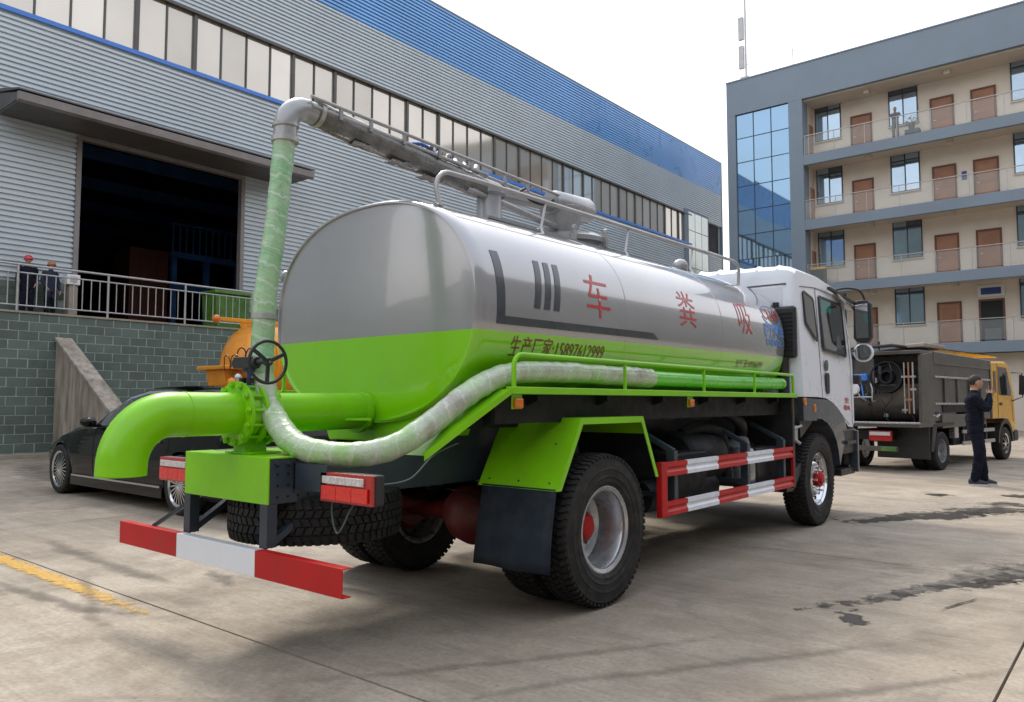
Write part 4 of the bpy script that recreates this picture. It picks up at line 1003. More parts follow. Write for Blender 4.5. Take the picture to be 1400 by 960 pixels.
# convex front rim
fr_prof = [(.262, .06), (.285, .112), (.300, .108), (.302, .10), (.292, .094), (.265, .085), (.25, .045), (.235, .03), (.21, .055), (.17, .085), (.155, .088), (.12, .088), (.11, .08), (.05, .08), (.05, .05), (.2, .03), (.25, .0)]
rimf_me = MB().lathe(fr_prof, (0, 0, 0), (1, 0, 0), 64, closed=True).mesh('rim', 'chrome', 30)
hb = MB(); hb.lathe([(.095, .08), (.092, .12), (.085, .13), (.06, .135), (.055, .155), (.02, .16)], (0, 0, 0), (1, 0, 0), 24); hubf_me = hb.mesh('hub', 'red', 35)
ht = MB()
for k in range(10):
    a = 2 * PI * k / 10; ht.cyl((.085, .135 * math.cos(a), .135 * math.sin(a)), (.135, .135 * math.cos(a), .135 * math.sin(a)), .013, 6)
nutf_me = ht.mesh('wheel_nuts', 'chrome', 30)
hh = MB()
for k in range(10):
    a = 2 * PI * k / 10 + .3
    cx = .058; hh.cyl((cx + .004, .205 * math.cos(a), .205 * math.sin(a)), (cx + .014, .205 * math.cos(a), .205 * math.sin(a)), .020, 12)
holef_me = hh.mesh('rim_holes', 'under')
def wheel(x, y, side, kind, yaw=0, nm='wheel'):
    e = bpy.data.objects.new(nm, None); COL.objects.link(e); par(e, tk)
    e.location = (x, y, .512); e.rotation_euler = (random.uniform(0, 6), 0, yaw + (0 if side > 0 else PI)); e.rotation_euler.order = 'XYZ'
    its = [('tyre', tyre_me), ('tread', tread_me)]
    if kind == 'front': its += [('rim', rimf_me), ('hub', hubf_me), ('wheel_nuts', nutf_me), ('rim_holes', holef_me)]
    else: its += [('rim', rimr_me)] + ([('hub', hub_me), ('wheel_nuts', nut_me), ('rim_holes', hole_me)] if kind == 'rear' else [])
    for n_, me in its:
        o = bpy.data.objects.new(n_, me); COL.objects.link(o); o.parent = e
    return e
xo = -2.84 - .131
wheel(xo, RXW + .02, 1, 'rear'); wheel(xo - .33, RXW + .02, -1, 'inner')
wheel(2 * XC - xo, RXW + .02, -1, 'rear'); wheel(2 * XC - xo + .33, RXW + .02, 1, 'inner')
wheel(-2.86 - .131, FXW - .02, 1, 'front', -R(5)); wheel(2 * XC + 2.86 + .131, FXW - .02, -1, 'front', -R(5))
# spare wheel, lying flat under the frame tail
spw = wheel(0, 0, 1, 'inner', 0, 'spare_wheel'); spw.location = (T(.10), 2.90, .715); spw.rotation_euler = (0, R(90), 0)
spw['label'] = 'spare wheel lying flat under the frame tail'
# axles
MB().lathe([(.05, -1.0), (.075, -.9), (.075, -.3), (.12, -.24), (.21, -.13), (.24, 0), (.21, .13), (.12, .24), (.075, .3), (.075, .9), (.05, 1.0)], (XC, RXW, .52), (1, 0, 0), 28).lathe([(.20, 0), (.17, .12), (.10, .22), (.09, .40), (.05, .42)], (XC, RXW + .1, .54), (0, 1, 0), 20).lathe([(.24, 0), (.235, .05), (.19, .13), (.05, .17)], (XC, RXW, .52), (0, -1, 0), 24).build('rear_axle', 'axle', tk, smooth=40)
for s in (-1, 1):
    MB().lathe([(.16, -.03), (.19, 0), (.19, .05), (.15, .07)], (T(s * .72), RXW, .52), (s, 0, 0), 24).cyl((T(s * .55), RXW - .25, .62), (T(s * .55), RXW - .05, .60), .085, 16).cyl((T(s * .55), RXW - .33, .63), (T(s * .55), RXW - .25, .62), .09, 16).build('brake_drum', 'axle', tk, smooth=40)
    for k in range(6):
        L = .78 - k * .1
        MB().grid([[V(T(s * .47) - .045, RXW + t * L, .78 - .02 * k - .10 + .16 * t * t * L), V(T(s * .47) + .045, RXW + t * L, .78 - .02 * k - .10 + .16 * t * t * L)] for t in [i / 6 - 1 for i in range(13)]]).build('leaf_spring', 'under', tk, fixn=False)
MB().cyl((XC, RXW + .4, .58), (XC, FXW, .75), .05, 12).build('drive_shaft', 'under', tk, smooth=40)
MB().box((T(-.8), FXW - .08, .42), (T(.8), FXW + .08, .52)).build('front_axle', 'under', tk, bevel=.02)
# ---- side racks
def rack(s):
    X_ = lambda v: T(s * v); a, b = 3.46, 8.19; xo_ = 1.18
    rk = MB().box((X_(xo_ - .05), a, 1.418), (X_(xo_), b, 1.462)).build('side_rack', 'green', tk, bevel=.004)
    mb = MB().box((X_(.93), a, 1.440), (X_(xo_ - .052), b, 1.448)); mb.build('rack_floor', 'green', rk)
    path = [V(X_(xo_ - .02), 3.50, 1.462)] + [V(X_(xo_ - .02), 3.50 + .07 * (1 - math.cos(t)), 1.585 + .07 * math.sin(t)) for t in (0, .4, .8, 1.2, 1.57)] + [V(X_(xo_ - .02), y, 1.655) for y in (5, 6.5, 7.95)] + [V(X_(xo_ - .02), 8.08 + .05 * math.sin(t), 1.60 + .055 * math.cos(t)) for t in (.5, 1.0, 1.57)] + [V(X_(xo_ - .02), 8.135, 1.462)]
    MB().tube(path, .015, 10).build('rack_rail', 'green', rk, smooth=50)
    for y in (4.75, 6.02, 7.1): MB().beam((X_(xo_ - .02), y, 1.46), (X_(xo_ - .02), y, 1.65), .018, .018, (0, 1, 0)).build('rack_post', 'green', rk)
    # sloping tray behind the rack that carries the hose down
    MB().add([(X_(xo_ + .0), 3.458, 1.462), (X_(xo_ + .0), 3.458, 1.418), (X_(1.10), 3.02, 1.16), (X_(1.08), 2.98, 1.17), (X_(.90), 2.98, 1.17), (X_(.90), 3.458, 1.462)], []) if False else None
    tr = MB(); tr.grid([[V(X_(.9), 3.459, 1.445), V(X_(1.18), 3.459, 1.445)], [V(X_(.84), 3.12, 1.235), V(X_(1.10), 3.12, 1.235)], [V(X_(.78), 2.94, 1.08), V(X_(.99), 2.94, 1.08)]])
    tr.grid([[V(X_(1.18), 3.459, 1.455), V(X_(1.18), 3.459, 1.418)], [V(X_(1.10), 3.12, 1.25), V(X_(1.10), 3.12, 1.205)], [V(X_(.99), 2.94, 1.095), V(X_(.99), 2.94, 1.05)]])
    if s > 0: tr.build('hose_tray', 'green', rk, fixn=False)
    MB().box((X_(.62), a + .1, 1.20), (X_(.68), b - .1, 1.41)).build('rack_stringer', 'under', tk)
    MB().box((X_(1.0), a + .02, 1.24), (X_(1.03), b - .1, 1.417)).build('rack_shade_plate', 'under', tk)  # dark plate added to keep the gap under the tank in flat shade
    for y in (3.8, 4.6, 5.4, 6.2, 7.0, 7.8): MB().prism([(X_(.69), 1.22), (X_(1.12), 1.38), (X_(1.12), 1.417), (X_(.69), 1.417)], 1, y - .02, y + .02).build('rack_bracket', 'under', tk)
    for y in (3.50, 5.74):
        m_ = MB().box((X_(xo_ - .03), y - .012, 1.33), (X_(xo_ - .027), y + .085, 1.417)).build('lamp_plate', 'green', tk)
        MB().box((X_(xo_ - .026), y, 1.335), (X_(xo_ - .005), y + .075, 1.392)).build('side_marker', 'amber', tk, bevel=.005)
rack(1); rack(-1)
# ---- fenders and mud flaps
def fender(s):
    X_ = lambda v: T(s * v); pts = [(3.90, .815), (4.165, 1.268), (4.965, 1.268), (5.185, .815)]
    inn = [(3.945, .815), (4.19, 1.225), (4.94, 1.225), (5.145, .815)]
    mb = MB()
    for i in range(3):
        (a, b), (c, d) = pts[i], pts[i + 1]; (e, f), (g_, h) = inn[i], inn[i + 1]
        # top sheet, lip and underside
        mb.add([V(X_(.52), a, b), V(X_(1.18), a, b), V(X_(1.18), c, d), V(X_(.52), c, d)], [(0, 1, 2, 3)])
        mb.add([V(X_(.52), a + .004, b - .006), V(X_(1.17), a + .004, b - .006), V(X_(1.17), c, d - .006), V(X_(.52), c, d - .006)], [(3, 2, 1, 0)], 1)
        mb.add([V(X_(1.181), a, b), V(X_(1.181), c, d), V(X_(1.181), g_, h), V(X_(1.181), e, f)], [(0, 1, 2, 3)])
        mb.add([V(X_(1.175), a, b), V(X_(1.175), c, d), V(X_(1.175), g_, h), V(X_(1.175), e, f)], [(3, 2, 1, 0)])
    fe = mb.build('fender', ['green', 'under'], tk, fixn=False)
    for u, v in ((.6, .86), (.85, .86), (1.1, .86), (1.05, 1.1)): MB().lathe([(.008, 0), (.006, .005)], (X_(u), 3.90 + (v - .815) * .585, v), (0, -.86, .5), 8).build('rivet', 'stripe', fe)
    rows = [[V(X_(.555 + .61 * j / 8), 3.915 - (.10 - .02 * math.cos(j * .8)) * (i / 8) - .018 * math.sin(j * .9 + i * .3) * (i / 8), .825 - .51 * i / 8 ) for j in range(9)] for i in range(9)]
    fp = MB().grid(rows).build('mud_flap', 'flap', tk, smooth=80, fixn=False)
    so_ = fp.modifiers.new('thickness', 'SOLIDIFY'); so_.thickness = .012
    MB().beam((X_(.5), 3.96, .84), (X_(1.15), 3.96, .84), .03, .03).build('flap_bar', 'under', tk)
fender(1); fender(-1)
# ---- side guards
def guard(s):
    X_ = lambda v: T(s * v); a, b = 5.23, 8.03; x0, x1 = 1.155, 1.18
    segs = [('red_section', 5.32, 5.66, 'reflr'), ('white_section', 5.66, 6.24, 'reflw'), ('red_section', 6.24, 6.86, 'reflr'), ('white_section', 6.86, 7.50, 'reflw'), ('red_section', 7.50, 8.03, 'reflr')]
    gd = MB().box((X_(x0 - .02), a, .50), (X_(x1 + .004), a + .09, .915)).build('side_guard', 'red', tk, bevel=.006)
    for z in (.80, .50):
        for n_, p, q, m_ in segs:
            prof = [(X_(x0), z), (X_(x1), z + .004), (X_(x1), z + .034), (X_(x1 - .012), z + .05), (X_(x1 - .012), z + .062), (X_(x1), z + .078), (X_(x1), z + .108), (X_(x0), z + .112)]
            MB().prism(prof, 1, p + .001, q - .001).build(n_, m_, gd)
    MB().box((X_(x0), 8.032, .50), (X_(x1 + .002), 8.045, .912)).build('end_strip', 'red', gd)
    for y in (5.52, 6.95, 7.86):
        MB().box((X_(1.08), y - .03, .50), (X_(1.153), y + .03, .99)).build('guard_post', 'chassis', gd, bevel=.004)
        MB().beam((X_(1.13), y, .985), (X_(.80), y - .02, 1.155), .055, .04).build('guard_arm', 'chassis', gd, bevel=.004)
        MB().box((X_(.42), y - .03, .62), (X_(1.08), y + .03, .66)).build('guard_arm', 'chassis', gd)
guard(1); guard(-1)
# ---- tanks, boxes and pipes slung on the frame
MB().box((T(.52), 5.75, .58), (T(1.02), 6.35, .95)).build('battery_box', 'under', tk, bevel=.02)
MB().cyl((T(.8), 6.0, .95), (T(.8), 6.0, 1.0), .045, 12).build('filler_cap', 'axle', tk, smooth=40)
MB().cyl((T(.82), 5.5, .60), (T(.82), 6.75, .60), .13, 20).build('air_tank', 'under', tk, smooth=40)
MB().lathe([(.05, 0), (.22, .03), (.25, .08), (.25, .72), (.22, .78), (.05, .80)], (T(.72), 6.2, .86), (0, 1, 0), 28).build('vacuum_pump', 'under', tk, smooth=40)
MB().tube(spline([(T(.75), 6.4, 1.08), (T(.82), 6.6, 1.14), (T(.86), 6.9, 1.10), (T(.86), 7.05, .95), (T(.86), 7.1, .62)], 8), .055, 16).build('air_hose', 'under', tk, smooth=60)
MB().tube(spline([(T(.6), 7.2, 1.30), (T(.75), 7.3, 1.28), (T(.86), 7.45, 1.16), (T(.8), 7.6, 1.0)], 8), .06, 16).build('air_hose', 'black', tk, smooth=60)
MB().lathe([(.04, 0), (.10, .02), (.10, .26), (.06, .30)], (T(.9), 7.3, 1.0), (0, .5, -.8), 20).build('oil_separator', 'pipegrey', tk, smooth=40)
MB().lathe([(.05, 0), (.12, .02), (.12, .30), (.10, .34)], (T(.95), 7.28, .58), (0, 0, 1), 20).build('water_separator', 'rim', tk, smooth=40)
MB().box((T(.5), 7.45, .52), (T(1.03), 8.0, .92)).build('valve_box', 'black', tk, bevel=.02)
MB().cyl((T(-.9), 5.6, .75), (T(-.9), 7.6, .75), .26, 28).build('fuel_tank', 'silverm', tk, smooth=40)
MB().box((T(-.3), 6.9, .55), (T(.3), 8.3, 1.0)).build('gearbox', 'under', tk, bevel=.05)
MB().box((T(-.35), 8.3, .5), (T(.35), 9.8, 1.1)).build('engine', 'under', tk, bevel=.05)
MB().cyl((T(.48), 6.75, .70), (T(.48), 7.7, .72), .12, 18).build('silencer', 'rim', tk, smooth=40)
for k in range(8):
    y = 5.6 + k * .33
    MB().tube(spline([(T(.45), y, 1.0 + .05 * math.sin(k)), (T(.62), y + .1, .95), (T(.7 + .05 * (k % 3)), y + .25, .85 + .04 * (k % 2)), (T(.6), y + .4, .75)], 5), .012 + .006 * (k % 3), 8).build('air_line', ['under', 'black', 'chassis'][k % 3], tk, smooth=60)
# ---- splash panel behind the front wheel
MB().box((T(.55), 8.10, .48), (T(1.16), 8.16, 1.42)).prism([(7.96, .44), (8.16, .44), (8.42, .62), (8.42, .72), (7.96, .56)], 0, T(.55), T(1.13)).build('splash_guard', 'black', tk, bevel=.01)
MB().box((T(1.0), 8.17, .95), (T(1.12), 8.36, 1.12)).cyl((T(1.1), 8.2, 1.0), (T(1.16), 8.3, .93), .02, 8).cyl((T(1.1), 8.22, 1.08), (T(1.17), 8.34, 1.12), .015, 8).build('cab_lock', 'rail', tk, bevel=.01)

# ---- cab
CW = 1.15; C0, C1 = 8.46, 10.42
cab = bpy.data.objects.new('cab', None); COL.objects.link(cab); par(cab, tk); cab.location = (XC, 9.4, 1.1)
def cabprofile(w):
    # side outline (y, z) clockwise, tapering towards the front corners
    return [(C0, 1.43), (C0, 2.76), (C0 + .03, 2.84), (C0 + .10, 2.89), (9.3, 2.89), (9.9, 2.83), (10.2, 2.74), (10.33, 2.62), (10.42, 2.2), (10.46, 1.9), (10.48, 1.5), (10.48, 1.12), (10.40, 1.06), (10.15, 1.07), (9.95, 1.13), (9.72, 1.27), (9.5, 1.36), (9.25, 1.415), (8.93, 1.43)]
prof = cabprofile(0)
rows = []
xs = [-1.0, -.995, -.975, -.93, -.86, -.6, 0, .6, .86, .93, .975, .995, 1.0]
for xf in xs:
    r_ = max(0, (abs(xf) - .82) / .18); ins = .16 * r_ ** 2.5; ti = .055 * r_ ** 3
    row = []
    for (y, z) in prof:
        yy = y; zz_ = z
        if z > 2.5: zz_ = z - ti * (1 if z > 2.7 else .3) + (.035 * (1 - abs(xf)) ** .7 if z > 2.8 else 0)
        if y > 10.1: yy = y - ins * (1 if y > 10.25 else .5)
        if y < C0 + .02: yy = y + .035 * r_ ** 2
        tum = .07 * max(0, (z - 1.95)) / .9     # sides lean in above the belt line
        row.append(V(XC + xf * (CW - tum * abs(xf)), yy, zz_))
    rows.append(row + [row[0]])
mb = MB(); mb.grid(rows); n_ = len(prof)
mb.f.append(tuple(range(n_))[::-1]); mb.mi.append(0); mb.f.append(tuple((len(rows) - 1) * (n_ + 1) + k for k in range(n_))); mb.mi.append(0)
shell = mb.build('cab_shell', 'white', cab, smooth=28)
def cx(z, off=.003): return T(CW - .07 * max(0, z - 1.95) / .9 + off)
def sidepoly(pts, off, th, name, m, parent, s=1, inset=None):
    """thin plate following the cab side; pts in (y,z)"""
    mb = MB(); n = len(pts)
    f = lambda z, o_: (cx(z, o_) if s > 0 else 2 * XC - cx(z, o_))
    vs = [V(f(z, off + th), y, z) for y, z in pts] + [V(f(z, off - .01), y, z) for y, z in pts]
    mb.add(vs, [tuple(range(n))] + [(i, (i + 1) % n, n + (i + 1) % n, n + i) for i in range(n)])
    return mb.build(name, m, parent)
def ring(pts, k, off, th, name, m, parent, s=1):
    cyy = sum(p[0] for p in pts) / len(pts); czz = sum(p[1] for p in pts) / len(pts)
    inn = [(cyy + (y - cyy) * (1 - k / max(.1, abs(y - cyy) + .1)), czz + (z - czz) * (1 - k / max(.1, abs(z - czz) + .1))) for y, z in pts]
    mb = MB(); n = len(pts); f = lambda z, o_: (cx(z, o_) if s > 0 else 2 * XC - cx(z, o_))
    vs = [V(f(z, off + th), y, z) for y, z in pts] + [V(f(z, off + th), y, z) for y, z in inn] + [V(f(z, off - .004), y, z) for y, z in pts]
    mb.add(vs, [(i, (i + 1) % n, n + (i + 1) % n, n + i) for i in range(n)] + [(i, (i + 1) % n, 2 * n + (i + 1) % n, 2 * n + i) for i in range(n)])
    return mb.build(name, m, parent)
Q = [(8.665, 2.60), (8.71, 2.625), (8.98, 2.575), (9.015, 2.545), (9.03, 2.09), (9.0, 2.06), (8.68, 2.24), (8.665, 2.28)]
D = [(9.20, 2.60), (9.24, 2.625), (10.02, 2.60), (10.08, 2.56), (10.07, 1.955), (10.03, 1.925), (9.25, 1.965), (9.205, 2.0)]
for s in (1, -1):
    w = sidepoly(Q, .002, .002, 'quarter_window', 'glass', shell, s); w = sidepoly(D, .002, .002, 'side_window', 'cabglass' if False else 'glass', shell, s)
    ring(Q, .045, .003, .004, 'window_seal', 'black', shell, s); ring(D, .045, .003, .004, 'window_seal', 'black', shell, s)
    sidepoly([(9.25, 2.42), (9.255, 2.585), (9.62, 2.575), (9.62, 2.45)], .0045, .001, 'window_tint', 'teal', shell, s)
    sidepoly([(9.80 + .10 * math.cos(R(a)), 2.02 + .17 * math.sin(R(a))) for a in range(0, 181, 20)], .0045, .001, 'seat_back', 'blind', shell, s)
    # door shut lines, drawn as shallow dark grooves
    for p, q in (((9.115, 2.70), (9.115, 1.42)), ((10.17, 2.60), (10.21, 1.9)), ((10.21, 1.9), (10.24, 1.09)), ((9.115, 2.70), (10.12, 2.67)), ((9.6, 1.32), (10.1, 1.09)), ((8.6, 2.66), (9.115, 2.70))):
        L_ = MB(); L_.beam((cx(p[1], .0005) if s > 0 else 2 * XC - cx(p[1], .0005), *p), (cx(q[1], .0005) if s > 0 else 2 * XC - cx(q[1], .0005), *q), .008, .004, (1, 0, 0)); L_.build('door_gap', 'mull', shell)
    hd = sidepoly([(9.235, 1.50), (9.26, 1.47), (9.325, 1.47), (9.345, 1.50), (9.345, 1.68), (9.32, 1.71), (9.26, 1.71), (9.235, 1.68)], .001, .012, 'door_handle', 'black', shell, s)
    sidepoly([(9.29 + .045 * math.cos(a), 1.80 + .065 * math.sin(a)) for a in [i * PI / 7 for i in range(14)]], .001, .004, 'badge', 'brick', shell, s)
    f = lambda v: T(s * v)
    # grey plastic arch
    arc_o = [(8.44, 1.17), (8.42, 1.418), (9.25, 1.40), (9.50, 1.345), (9.72, 1.25), (9.9, 1.15), (9.97, 1.04), (9.80, .80)]
    arc_i = [(8.93 + .66 * math.cos(R(a)), .52 + .66 * math.sin(R(a))) for a in (108, 98, 86, 70, 56, 43, 31, 18)]
    arc_i = [(8.80, 1.165), (8.85, 1.185), (9.0, 1.18), (9.2, 1.125), (9.38, 1.03), (9.5, .92), (9.57, .80), (9.62, .62)]
    mb = MB(); n = len(arc_o)
    vs = [V(f(1.16), y, z) for y, z in arc_o] + [V(f(1.175), y, z) for y, z in arc_i] + [V(f(.70), y, z) for y, z in arc_i] + [V(f(1.10), y, z) for y, z in arc_o]
    mb.add(vs, [(i, i + 1, n + i + 1, n + i) for i in range(n - 1)] + [(n + i, n + i + 1, 2 * n + i + 1, 2 * n + i) for i in range(n - 1)] + [(i, i + 1, 3 * n + i + 1, 3 * n + i) for i in range(n - 1)])
    mb.build('wheel_arch', 'stripe', cab, smooth=30)
    MB().prism([(8.44, .98), (8.82, 1.15), (8.80, 1.17), (8.42, 1.17)], 0, f(.9), f(1.12)).build('arch_flap', 'black', cab)
    for y, z in ((8.47, 1.375), (8.78, 1.305)): MB().lathe([(.045, 0), (.045, .012), (.02, .02)], (f(1.16), y, z), (s, 0, 0), 14).build('side_marker', 'amber', cab, smooth=40)
    # boarding steps and bumper end
    stp = MB().box((f(.75), 9.72, .74), (f(1.165), 10.36, 1.04)).build('step_housing', 'black', cab, bevel=.02)
    MB().box((f(.75), 9.74, .48), (f(1.15), 10.30, .56)).box((f(.80), 9.80, .56), (f(1.0), 10.30, .74)).build('lower_step', 'black', stp, bevel=.01)
    MB().box((f(1.10), 10.26, .50), (f(1.20), 10.32, 1.02)).build('step_edge', 'stripe', stp, bevel=.01)
    MB().box((f(1.168), 9.85, .86), (f(1.20), 10.2, .90)).build('step_tread', 'chassis', stp)
    MB().cyl((f(1.05), 9.68, .50), (f(1.05), 9.72, .56), .03, 8).build('bolt', 'black', stp)
    # visor, mirror arms and mirrors
    vz = MB(); vz.prism([(9.75, 2.70), (10.0, 2.655), (10.36, 2.60), (10.42, 2.54), (10.0, 2.60), (9.78, 2.655)], 0, f(1.09), f(1.17)); vz.build('sun_visor', 'rim', cab, bevel=.01)
    MB().beam((f(1.13), 9.50, 2.74), (f(1.17), 10.36, 2.64), .04, .03).build('visor_bar', 'black', cab)
    MB().tube(spline([(f(1.02), 9.95, 2.76), (f(1.14), 10.15, 2.81), (f(1.25), 10.33, 2.79), (f(1.30), 10.38, 2.68), (f(1.31), 10.38, 2.55)], 6), .014, 8).tube(spline([(f(1.05), 10.30, 2.0), (f(1.15), 10.36, 2.02), (f(1.24), 10.38, 2.1)], 6), .012, 8).tube([(f(1.24), 10.38, 2.05), (f(1.31), 10.38, 2.6)], .012, 8).build('mirror_arm', 'black', cab, smooth=60)
    mi = MB(); mi.prism([(f(1.20), 2.13), (f(1.16), 2.19), (f(1.17), 2.62), (f(1.21), 2.67), (f(1.34), 2.67), (f(1.38), 2.62), (f(1.38), 2.19), (f(1.34), 2.12)], 1, 10.34, 10.45); mo = mi.build('mirror', 'black', cab, bevel=.02)
    MB().prism([(f(1.20), 2.18), (f(1.195), 2.61), (f(1.345), 2.62), (f(1.35), 2.18)], 1, 10.328, 10.338).build('mirror_glass', 'mirror', mo)
    MB().lathe([(.11, .0), (.12, .01), (.12, .04), (.08, .07)], (f(1.27), 10.36, 2.0), (0, 1, 0), 24).build('round_mirror', 'white', cab, smooth=40)
    MB().lathe([(.10, 0), (.10, .004)], (f(1.27), 10.352, 2.0), (0, 1, 0), 24).build('mirror_glass', 'mirror', cab)
    MB().box((f(1.0), 10.33, 1.60), (f(1.22), 10.46, 1.72)).build('corner_lamp', 'black', cab, bevel=.02)
rt = text_mesh('总质量:16000kg', .07, .003); rt2 = text_mesh('湖北程力', .075, .003)
for me, z0 in ((rt2, 1.385), (rt, 1.30)):
    for v in me.vertices: v.co = V(cx(1.3, .003), 10.02 + v.co.x * .55, z0 + v.co.y)
    me.materials.clear(); me.materials.append(M['redink']); obj('door_text', me, shell)
# rear wall panel pressings, roof ribs, wind deflector edge
MB().box((T(-.95), C0 - .012, 1.6), (T(.95), C0 - .001, 2.66)).build('rear_panel', 'white', shell, bevel=.008)
MB().box((T(-.97), C0 - .006, 2.675), (T(.99), C0 + .02, 2.69)).build('panel_groove', 'mull', shell)
for k in range(9):
    x = T(-1.0 + k * .235); MB().tube([(x, C0 + .045, 2.835 + .030 * (1 - abs(k - 4) / 4) ** .7), (x, C0 + .12, 2.868 + .033 * (1 - abs(k - 4) / 4) ** .7), (x, 9.3, 2.868 + .035 * (1 - abs(k - 4) / 4) ** .7), (x, 9.9, 2.80 + .035 * (1 - abs(k - 4) / 4) ** .7)], [.03, .05, .05, .03], 12).build('roof_rib', 'white', shell, smooth=60)
MB().box((T(-.9), 10.30, 1.95), (T(.9), 10.47, 2.58)).build('windscreen', 'glass', shell, bevel=.05)
MB().box((T(-1.1), 10.2, .55), (T(1.1), 10.52, 1.1)).build('front_bumper', 'black', cab, bevel=.05)
# air intake snorkel behind the cab
sn = MB().box((T(.80), 8.345, 1.85), (T(1.12), 8.44, 2.42)).build('air_intake', 'black', tk, bevel=.03)
MB().cyl((T(.97), 8.39, 1.3), (T(.97), 8.39, 1.86), .06, 16).build('intake_duct', 'black', sn, smooth=50)
for k in range(10): MB().box((T(.83), 8.337, 1.92 + k * .045), (T(1.10), 8.344, 1.94 + k * .045)).build('grille_slat', 'under', sn)
MB().cyl((T(.9), 8.39, 2.42), (T(.9), 8.39, 2.47), .035, 12).build('cap', 'black', sn, smooth=40)

# ================================================================ other vehicles
def lerp(tab, s):
    for (a, u), (b, v) in zip(tab[:-1], tab[1:]):
        if s <= b:
            t = max(0, (s - a) / (b - a)); t = t * t * (3 - 2 * t) * .5 + t * .5
            return u + (v - u) * t
    return tab[-1][1]
def small_wheel(parent, x, y, r, w, side, spokes, rimr, name='wheel', axis='x', dual=False):
    """wheel with its axle along axis, outer face on side"""
    ax_ = V(side, 0, 0) if axis == 'x' else V(0, side, 0); c = V(x, y, r)
    e = bpy.data.objects.new(name, None); COL.objects.link(e); par(e, parent); e.location = c
    h = w / 2
    pf = [(rimr, -h * .9), (rimr + .01, -h), (r - .03, -h), (r - .008, -h * .85), (r, -h * .6), (r, h * .6), (r - .008, h * .85), (r - .03, h), (rimr + .01, h), (rimr, h * .9)]
    MB().lathe(pf, c, ax_, 48, closed=True).build('tyre', 'rubber', e, smooth=35)
    if spokes:
        mb = MB(); mb.lathe([(rimr - .02, h * .86), (rimr + .002, h * .92), (rimr + .002, -h * .8), (rimr - .012, -h * .8), (rimr - .03, h * .8)], c, ax_, 48, closed=True)
        u = V(0, 0, 1); v = ax_.cross(u)
        for k in range(spokes):
            a = 2 * PI * k / spokes; d = u * math.cos(a) + v * math.sin(a)
            mb.beam(c + ax_ * h * .80 + d * .05, c + ax_ * h * .72 + d * (rimr - .012), .019, .022, tuple(ax_))
        mb.lathe([(.06, h * .7), (.06, h * .84), (.03, h * .88)], c, ax_, 20)
        mb.build('rim', 'chrome', e, smooth=35)
        MB().lathe([(rimr - .03, -h * .3), (.03, -h * .3)], c, ax_, 32).build('brake_disc', 'under', e)
    else:
        MB().lathe([(rimr - .01, h * .86), (rimr + .003, h * .9), (rimr + .003, -h * .8), (rimr - .03, -h * .5), (.09, -h * .35), (.085, h * .1), (.06, h * .15), (.03, h * .15), (.03, -h * .5), (rimr - .02, -h * .7)], c, ax_, 40, closed=True).build('rim', 'rim', e, smooth=30)
    return e
XF, CYC = -13.44, 5.62; ZK = 1.085
sd = thing('parked_sedan', (XF + 2.6, CYC, 0), 'long black sedan with many-spoked silver wheels parked beside the block wall', 'car')
ZT = [(0, .60), (.12, .73), (.5, .86), (1.0, .945), (1.62, 1.02), (2.1, 1.25), (2.6, 1.43), (3.0, 1.487), (3.5, 1.49), (4.0, 1.45), (4.5, 1.29), (4.9, 1.13), (5.15, 1.09), (5.38, 1.04), (5.45, .86)]
ZB = [(0, .55), (.3, .70), (1.0, .84), (1.6, .925), (2.5, .955), (4.0, .98), (4.8, 1.0), (5.3, .97), (5.45, .78)]
WW = [(0, .52), (.06, .66), (.25, .82), (.8, .915), (1.5, .935), (4.0, .935), (5.0, .89), (5.35, .78), (5.45, .60)]
WR = [(0, .45), (.3, .66), (1.0, .74), (1.62, .76), (2.2, .68), (2.8, .625), (3.8, .62), (4.5, .66), (5.0, .74), (5.3, .68), (5.45, .5)]
def zlow(s):
    z = .24 if s > .15 else .30
    for c in (.90, 4.27):
        if abs(s - c) < .385: z = max(z, .33 + math.sqrt(.385 ** 2 - (s - c) ** 2) * 1.0)
    return z
def csec(s):
    w, wr, zt, zb, zl = lerp(WW, s), lerp(WR, s), lerp(ZT, s), lerp(ZB, s), zlow(s)
    ze = zt - (.05 if s > 1.6 else .035)
    zb = min(zb, ze - .01)
    r_ = [(w - .10, zl), (w - .03, zl + .005), (w, max(zl + .01, .46)), (w + .004, max(zl + .015, .62)), (w - .012, max(zl + .02, zb - .10)), (w - .05, zb), (wr + (w - .05 - wr) * .08, ze - .02), (wr - .03, ze + .015), (wr * .6, zt - .006), (0, zt)]
    return [(y, .2 + (z - .2) * ZK) for y, z in r_]
SS = [i * .05 for i in range(110)] + [.515, .52, 1.28, 1.285, 3.885, 3.89, 4.652, 4.655]; SS = sorted(SS)
rows = []
for s in SS:
    c = csec(s); rows.append([V(XF + s, CYC - y, z) for y, z in c] + [V(XF + s, CYC + y, z) for y, z in c[-2::-1]])
mb = MB(); mb.grid(rows); mb.f.append(tuple(range(19))); mb.mi.append(0); o_ = (len(rows) - 1) * 19; mb.f.append(tuple(o_ + k for k in range(19))[::-1]); mb.mi.append(0)
body = mb.build('body', 'carpaint', sd, smooth=38)
def cwin(s0, s1, f0, f1, name, m, side=-1, n=14):
    rows = []
    for i in range(n + 1):
        s = s0 + (s1 - s0) * i / n; c = csec(s); a, b = c[5], c[6]
        rows.append([V(XF + s, CYC + side * (a[0] + (b[0] - a[0]) * f + .006), a[1] + (b[1] - a[1]) * f + .002) for f in (f0, (f0 + f1) / 2, f1)])
    return MB().grid(rows).build(name, m, body, smooth=60, fixn=False)
